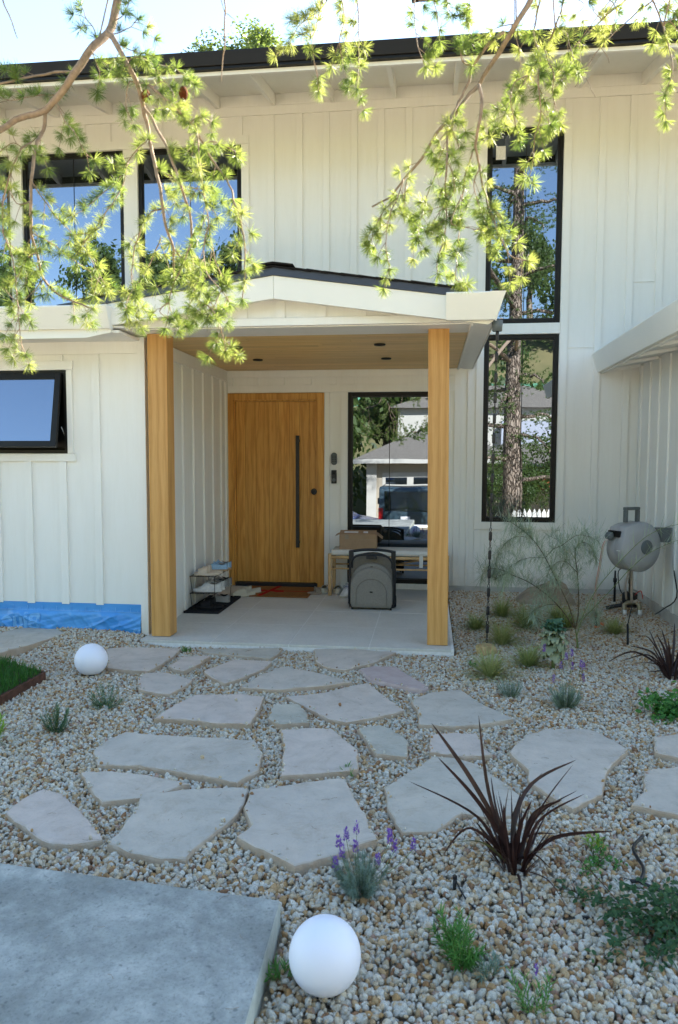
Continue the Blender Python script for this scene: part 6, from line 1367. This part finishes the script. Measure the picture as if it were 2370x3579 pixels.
m = MB()
for i in range(420):
    x = rnd.uniform(-2.6, 1.9); y_ = rnd.uniform(1.75, 5.5)
    on_slab = x < -.46 and y_ < 2.3
    if not on_slab and not any(bb[0] < x < bb[1] and bb[2] < y_ < bb[3] and inpoly(x, y_, P) for P, bb in FLB): continue
    z = .0312 if on_slab else gh(x, y_)+.0285; a = rnd.uniform(0, 6.28); L = rnd.uniform(.006, .022)
    m.tube([(x, y_, z), (x+math.cos(a)*L, y_+math.sin(a)*L, z+.001), (x+math.cos(a+.3)*L*1.8, y_+math.sin(a+.3)*L*1.8, z)], .0006, 3)
o = m.build('fallen_needles', 'bark_twig', None); tag(o, 'dry fallen needles scattered over flagstones and concrete', 'needles', kind='stuff')
# ---------------------------------------------------------------- trees and things seen in the windows
def crown_mesh(seed, n=2600, R0=1.0, leaf=.075):
    rr = random.Random(seed); cl = [(Vector((rr.gauss(0, .45), rr.gauss(0, .45), rr.gauss(0, .38))), rr.uniform(.22, .45)) for _ in range(22)]
    m = MB()
    for i in range(n):
        c_, r0 = rr.choice(cl); d = Vector((rr.gauss(0, 1), rr.gauss(0, 1), rr.gauss(0, 1))).normalized(); p = c_+d*r0*rr.uniform(.55, 1.05)
        nn = (d+Vector((rr.gauss(0, .6), rr.gauss(0, .6), rr.gauss(0, .6)))).normalized(); u_ = nn.orthogonal().normalized(); v_ = nn.cross(u_); L = leaf*rr.uniform(.5, 1.2)
        m.add([p-u_*L, p-v_*L*.6, p+u_*L, p+v_*L*.6], [(0, 1, 2, 3)])
    me = bpy.data.meshes.new('crown'); me.from_pydata([tuple(x) for x in m.v], [], m.f); me.materials.append(M['oak_leaf']); me.update(); return me
CR = [crown_mesh(500+i) for i in range(5)]
CRF = crown_mesh(550, 5200, 1, .045)
TRM = MB().tube([(0, 0, 0), (.05, 0, .5), (0, .03, 1)], .045, 8, .02)
TM = bpy.data.meshes.new('trunk'); TM.from_pydata([tuple(x) for x in TRM.v], [], TRM.f); TM.materials.append(M['bark']); TM.update()
def tree(x, y, z0, h, r0, lab, i, group, crown=None, cz=None):
    t = empty('tree', (x, y, z0), r_.uniform(0, 6)); tag(t, lab, 'tree', group)
    a = link('trunk', TM, None, t); a.scale = (h*.8, h*.8, h*.62)
    b = link('crown', crown or CR[i % 5], None, t); b.location = (0, 0, h*.62); b.scale = (r0, r0, h*.42)
    if cz: b.location = (0, 0, cz[0]); b.scale = (r0, r0, cz[1]); a.scale = (h*.5, h*.5, cz[0])
def hz(x, y): return -1.29+20.*sm(-y, 22, 80)
spread_ = []
for i in range(30):
    x = -58+i*4.0+r_.uniform(-1.2, 1.2); y_ = -50-r_.uniform(0, 22); spread_.append((x, y_))
    tree(x, y_, hz(x, y_)-.3, r_.uniform(8, 13), r_.uniform(2.8, 4.2), 'dark leafy tree on the hillside mirrored in the upper windows', i, 'hillside trees mirrored in the windows')
for i, (x, y_, h, rr_) in enumerate(((-9, -21, 8, 3), (-5.2, -20, 7.5, 2.9), (-2.2, -24, 9, 3), (1.5, -27, 9, 3), (5.5, -26, 8, 3), (9.5, -23, 8, 3), (14, -24, 9, 3.4), (-14, -24, 9, 3.4), (3.4, -11.2, 3.2, 1.0), (5.4, -11.6, 4.6, 1.7), (2.2, -11.9, 2.6, .8), (-4.4, -12.6, 3.4, 1.3))):
    tree(x, y_, -1.3, h, rr_, 'tall leafy tree behind the neighbouring house, mirrored in the porch window', i, 'trees behind the neighbouring house', CRF if y_ > -13 else None)
# tree beyond the roof
tree(-5.0, 21.0, -.1, 14, 1.45, 'green tree top showing above the dark roof edge', 0, None, CRF, (12.55, 1.1))
tree(-6.25, 20.6, -.1, 12, .75, 'sparse tree top peeking over the roof, left of the fuller one', 0, None, CR[2], (12.25, .5))

# neighbour house
nh = empty('neighbour_house', (0, -15, -1.29)); tag(nh, 'neighbouring house with hipped garage roof mirrored in the porch window', 'house'); B0 = Vector(nh.location)
nw = MB(); nw.box(-2.6, 3.3, -6, .6, 0, 2.75).build('garage_wall', 'neighbour_wall', nh)
MB().box(-2.62, -2.2, .6, .75, 0, 2.75).build('pillar', 'neighbour_trim', nh); 
gd = MB().box(-1.95, 2.6, .601, .63, 0, 2.2).build('garage_door', 'neighbour_trim', nh)
for i in range(4):
    for j in range(4):
        x0 = -1.85+i*1.12; 
        if j < 3: box('panel', 'neighbour_wall', gd, x0, x0+.95, .63, .65, .1+j*.5, .5+j*.5)
        else: box('pane', 'glass', gd, x0+.05, x0+.9, .63, .645, 1.72, 2.0)
e0, e1, ey0, ey1 = -3.2, 3.8, 1.25, -6.5; hz1 = 2.72
vs = [(e0, ey0, hz1), (e1, ey0, hz1), (e1, ey1, hz1), (e0, ey1, hz1), (-.3, -2.6, 4.1), (.9, -2.6, 4.1)]
MB().add(vs, [(0, 1, 5, 4), (1, 2, 5), (2, 3, 4, 5), (3, 0, 4), (0, 3, 2, 1)]).build('garage_roof', 'neighbour_roof', nh)
MB().box(e0, e1, ey0, ey0+.03, hz1-.15, hz1+.02).build('eave_board', 'neighbour_trim', nh)
MB().box(-1.6, 7.5, -12, -5.2, 0, 5.3).build('upper_wall', 'neighbour_trim', nh)
uw = box('window', 'neighbour_trim', nh, .3, 1.9, -5.2, -5.15, 3.9, 5.0); box('pane', 'glass', uw, .4, 1.8, -5.15, -5.13, 4.0, 4.9)
vs = [(-2.1, -4.8, 5.25), (8, -4.8, 5.25), (8, -12.4, 5.25), (-2.1, -12.4, 5.25), (1, -8.5, 6.6), (5, -8.5, 6.6)]
MB().add(vs, [(0, 1, 5, 4), (1, 2, 5), (2, 3, 4, 5), (3, 0, 4), (0, 3, 2, 1)]).build('upper_roof', 'neighbour_roof', nh)
MB().box(3.31, 9, -5.19, 1.4, 0, 2.5).build('side_wing', 'neighbour_wall', nh)
sw_ = box('window', 'red_wood', nh, 4.0, 4.9, 1.4, 1.44, 1.55, 2.1)
MB().add([(3.1, 1.8, 2.48), (9.3, 1.8, 2.48), (9.3, -2, 3.4), (3.1, -2, 3.4)], [(0, 1, 2, 3)]).build('wing_roof', 'neighbour_roof', nh)
MB().box(3.4, 9, -4.9, -4.6, 3.4, 4.6).build('dormer_wall', 'neighbour_blue', nh)
rf = empty('red_fence', (-4.6, -14.2, -1.29)); tag(rf, 'red brown board fence beside the neighbouring garage, mirrored', 'fence')
for i in range(10): box('board', 'red_wood', rf, -1.0+i*.2, -.815+i*.2, 0, .03, .9, 2.0)
box('base_wall', 'neighbour_blue', rf, -1.2, 1.2, .03, .1, 0, .9)
# van
vn = empty('parked_van', (-.72, -7.6, -1.27)); tag(vn, 'dark blue green van parked across the street, mirrored in the porch window', 'van')
# rear faces +y (towards us)
pb = [(-2.3, .35), (0, .35), (.02, .95), (-.12, 1.75), (-.3, 1.82), (-2.2, 1.80), (-3.0, 1.05), (-4.0, .95), (-4.1, .4)]
pb = [(y, z) for y, z in pb]
MB().prism(pb, -.92, .92, 'x').build('body', 'van_paint', vn, bevel=.05)
MB().prism([(-.012, 1.02), (-.105, 1.66), (-.085, 1.67), (.01, 1.02)], -.74, .74, 'x').build('rear_window', 'glass', vn)
for s_ in (-1, 1):
    box('tail_light', 'tail_red', vn, s_*.86-.07, s_*.86+.07, -.05, .035, .75, 1.12); box('wheel_arch', 'black_plastic', vn, s_*.9-.03, s_*.9+.03, -.95, -.3, .3, .65)
    for yy in (-.6, -3.3):
        MB().lathe([(.0, -.1), (.33, -.1), (.34, 0), (.33, .1), (0, .1)], 20, T=Matrix.Translation((s_*.82, yy, .33)) @ Matrix.Rotation(R(90), 4, 'Y')).build('wheel', 'black_plastic', vn)
    box('mirror', 'black_plastic', vn, s_*1.05-.08, s_*1.05+.08, -2.6, -2.5, 1.1, 1.3)
box('bumper', 'chrome', vn, -.93, .93, -.02, .12, .38, .55, bevel=.03); box('number_plate', 'label_paper', vn, -.22, .08, .02, .035, .72, .85)
MB().tube([(-.1, .02, 1.02), (.35, -.0, 1.1)], .012).build('wiper', 'black_plastic', vn)
MB().tube([(-.8, -.2, 1.85), (-.8, -1.9, 1.86)], .015).tube([(.8, -.2, 1.85), (.8, -1.9, 1.86)], .015).build('roof_rail', 'chrome', vn)
# blue car
bc = empty('blue_car', (-2.9, -5.6, -1.27)); tag(bc, 'glossy blue car nose mirrored at the left of the porch window', 'car')
MB().prism([(-2.0, .3), (1.9, .3), (2.0, .6), (1.75, .82), (.7, 1.0), (-.05, 1.42), (-1.3, 1.42), (-2.0, 1.0)], -.85, .85, 'y').build('body', 'car_blue', bc, bevel=.09)
MB().prism([(.62, 1.02), (-.02, 1.39), (-1.25, 1.39), (-1.8, 1.03)], -.858, .858, 'y').build('side_window', 'glass', bc)
for xx in (-1.25, 1.25):
    for s_ in (-1, 1): MB().lathe([(0, -.1), (.31, -.1), (.32, 0), (.31, .1), (0, .1)], 20, T=Matrix.Translation((xx, s_*.78, .31)) @ Matrix.Rotation(R(90), 4, 'X')).build('wheel', 'black_plastic', bc)
# kerb wall, planter
kb = box('kerb_wall', 'picket_white', None, -8, 1.7, -3.6, -3.4, -1.2, -.33); tag(kb, 'low cream garden wall mirrored along the foot of the porch window', 'wall')
pt = empty('planter', (-.35, -1.8, -.75)); tag(pt, 'long black planter with green grass mirrored low in the porch window', 'planter')
box('trough', 'black_plastic', pt, -.5, .35, -.15, .15, -.15, .16); tuft_mesh('x', None, 500, .30, .006, (.8, 1.45), .8, 5).build('grass', 'bright_leaf', pt).location = (-.2, 0, .12)
tuft_mesh('x', None, 500, .30, .006, (.8, 1.45), .8, 6).build('grass', 'bright_leaf', pt).location = (.15, 0, .12)
# picket fence
pk = empty('picket_fence', (2.3, -1.6, -.62)); tag(pk, 'white picket fence mirrored at the foot of the tall window', 'fence')
for i in range(11): MB().prism([(-.045, 0), (.045, 0), (.045, .8), (0, .9), (-.045, .8)], 0, .02, 'y', Matrix.Translation((-.25+i*.115, 0, 0))).build('picket', 'picket_white', pk)
MB().box(-.3, 1.0, .021, .05, .2, .27).box(-.3, 1.0, .021, .05, .6, .67).build('rail', 'picket_white', pk)
# green netting on the hill
nn_ = MB(); vs = []
for i in range(41):
    x = -60+i*2.6; y_ = -44-1.2*math.sin(i*.9); z = hz(x, y_)
    vs += [(x, y_, z-1), (x, y_, z+2.6+.35*math.sin(i*1.7)+.3*math.sin(i*.6))]
nn_.add(vs, [(2*i, 2*i+2, 2*i+3, 2*i+1) for i in range(40)])
o = nn_.build('netting_fence', 'green_netting', None, True); tag(o, 'pale green netting fence across the hillside, mirrored in the upper windows', 'fence')
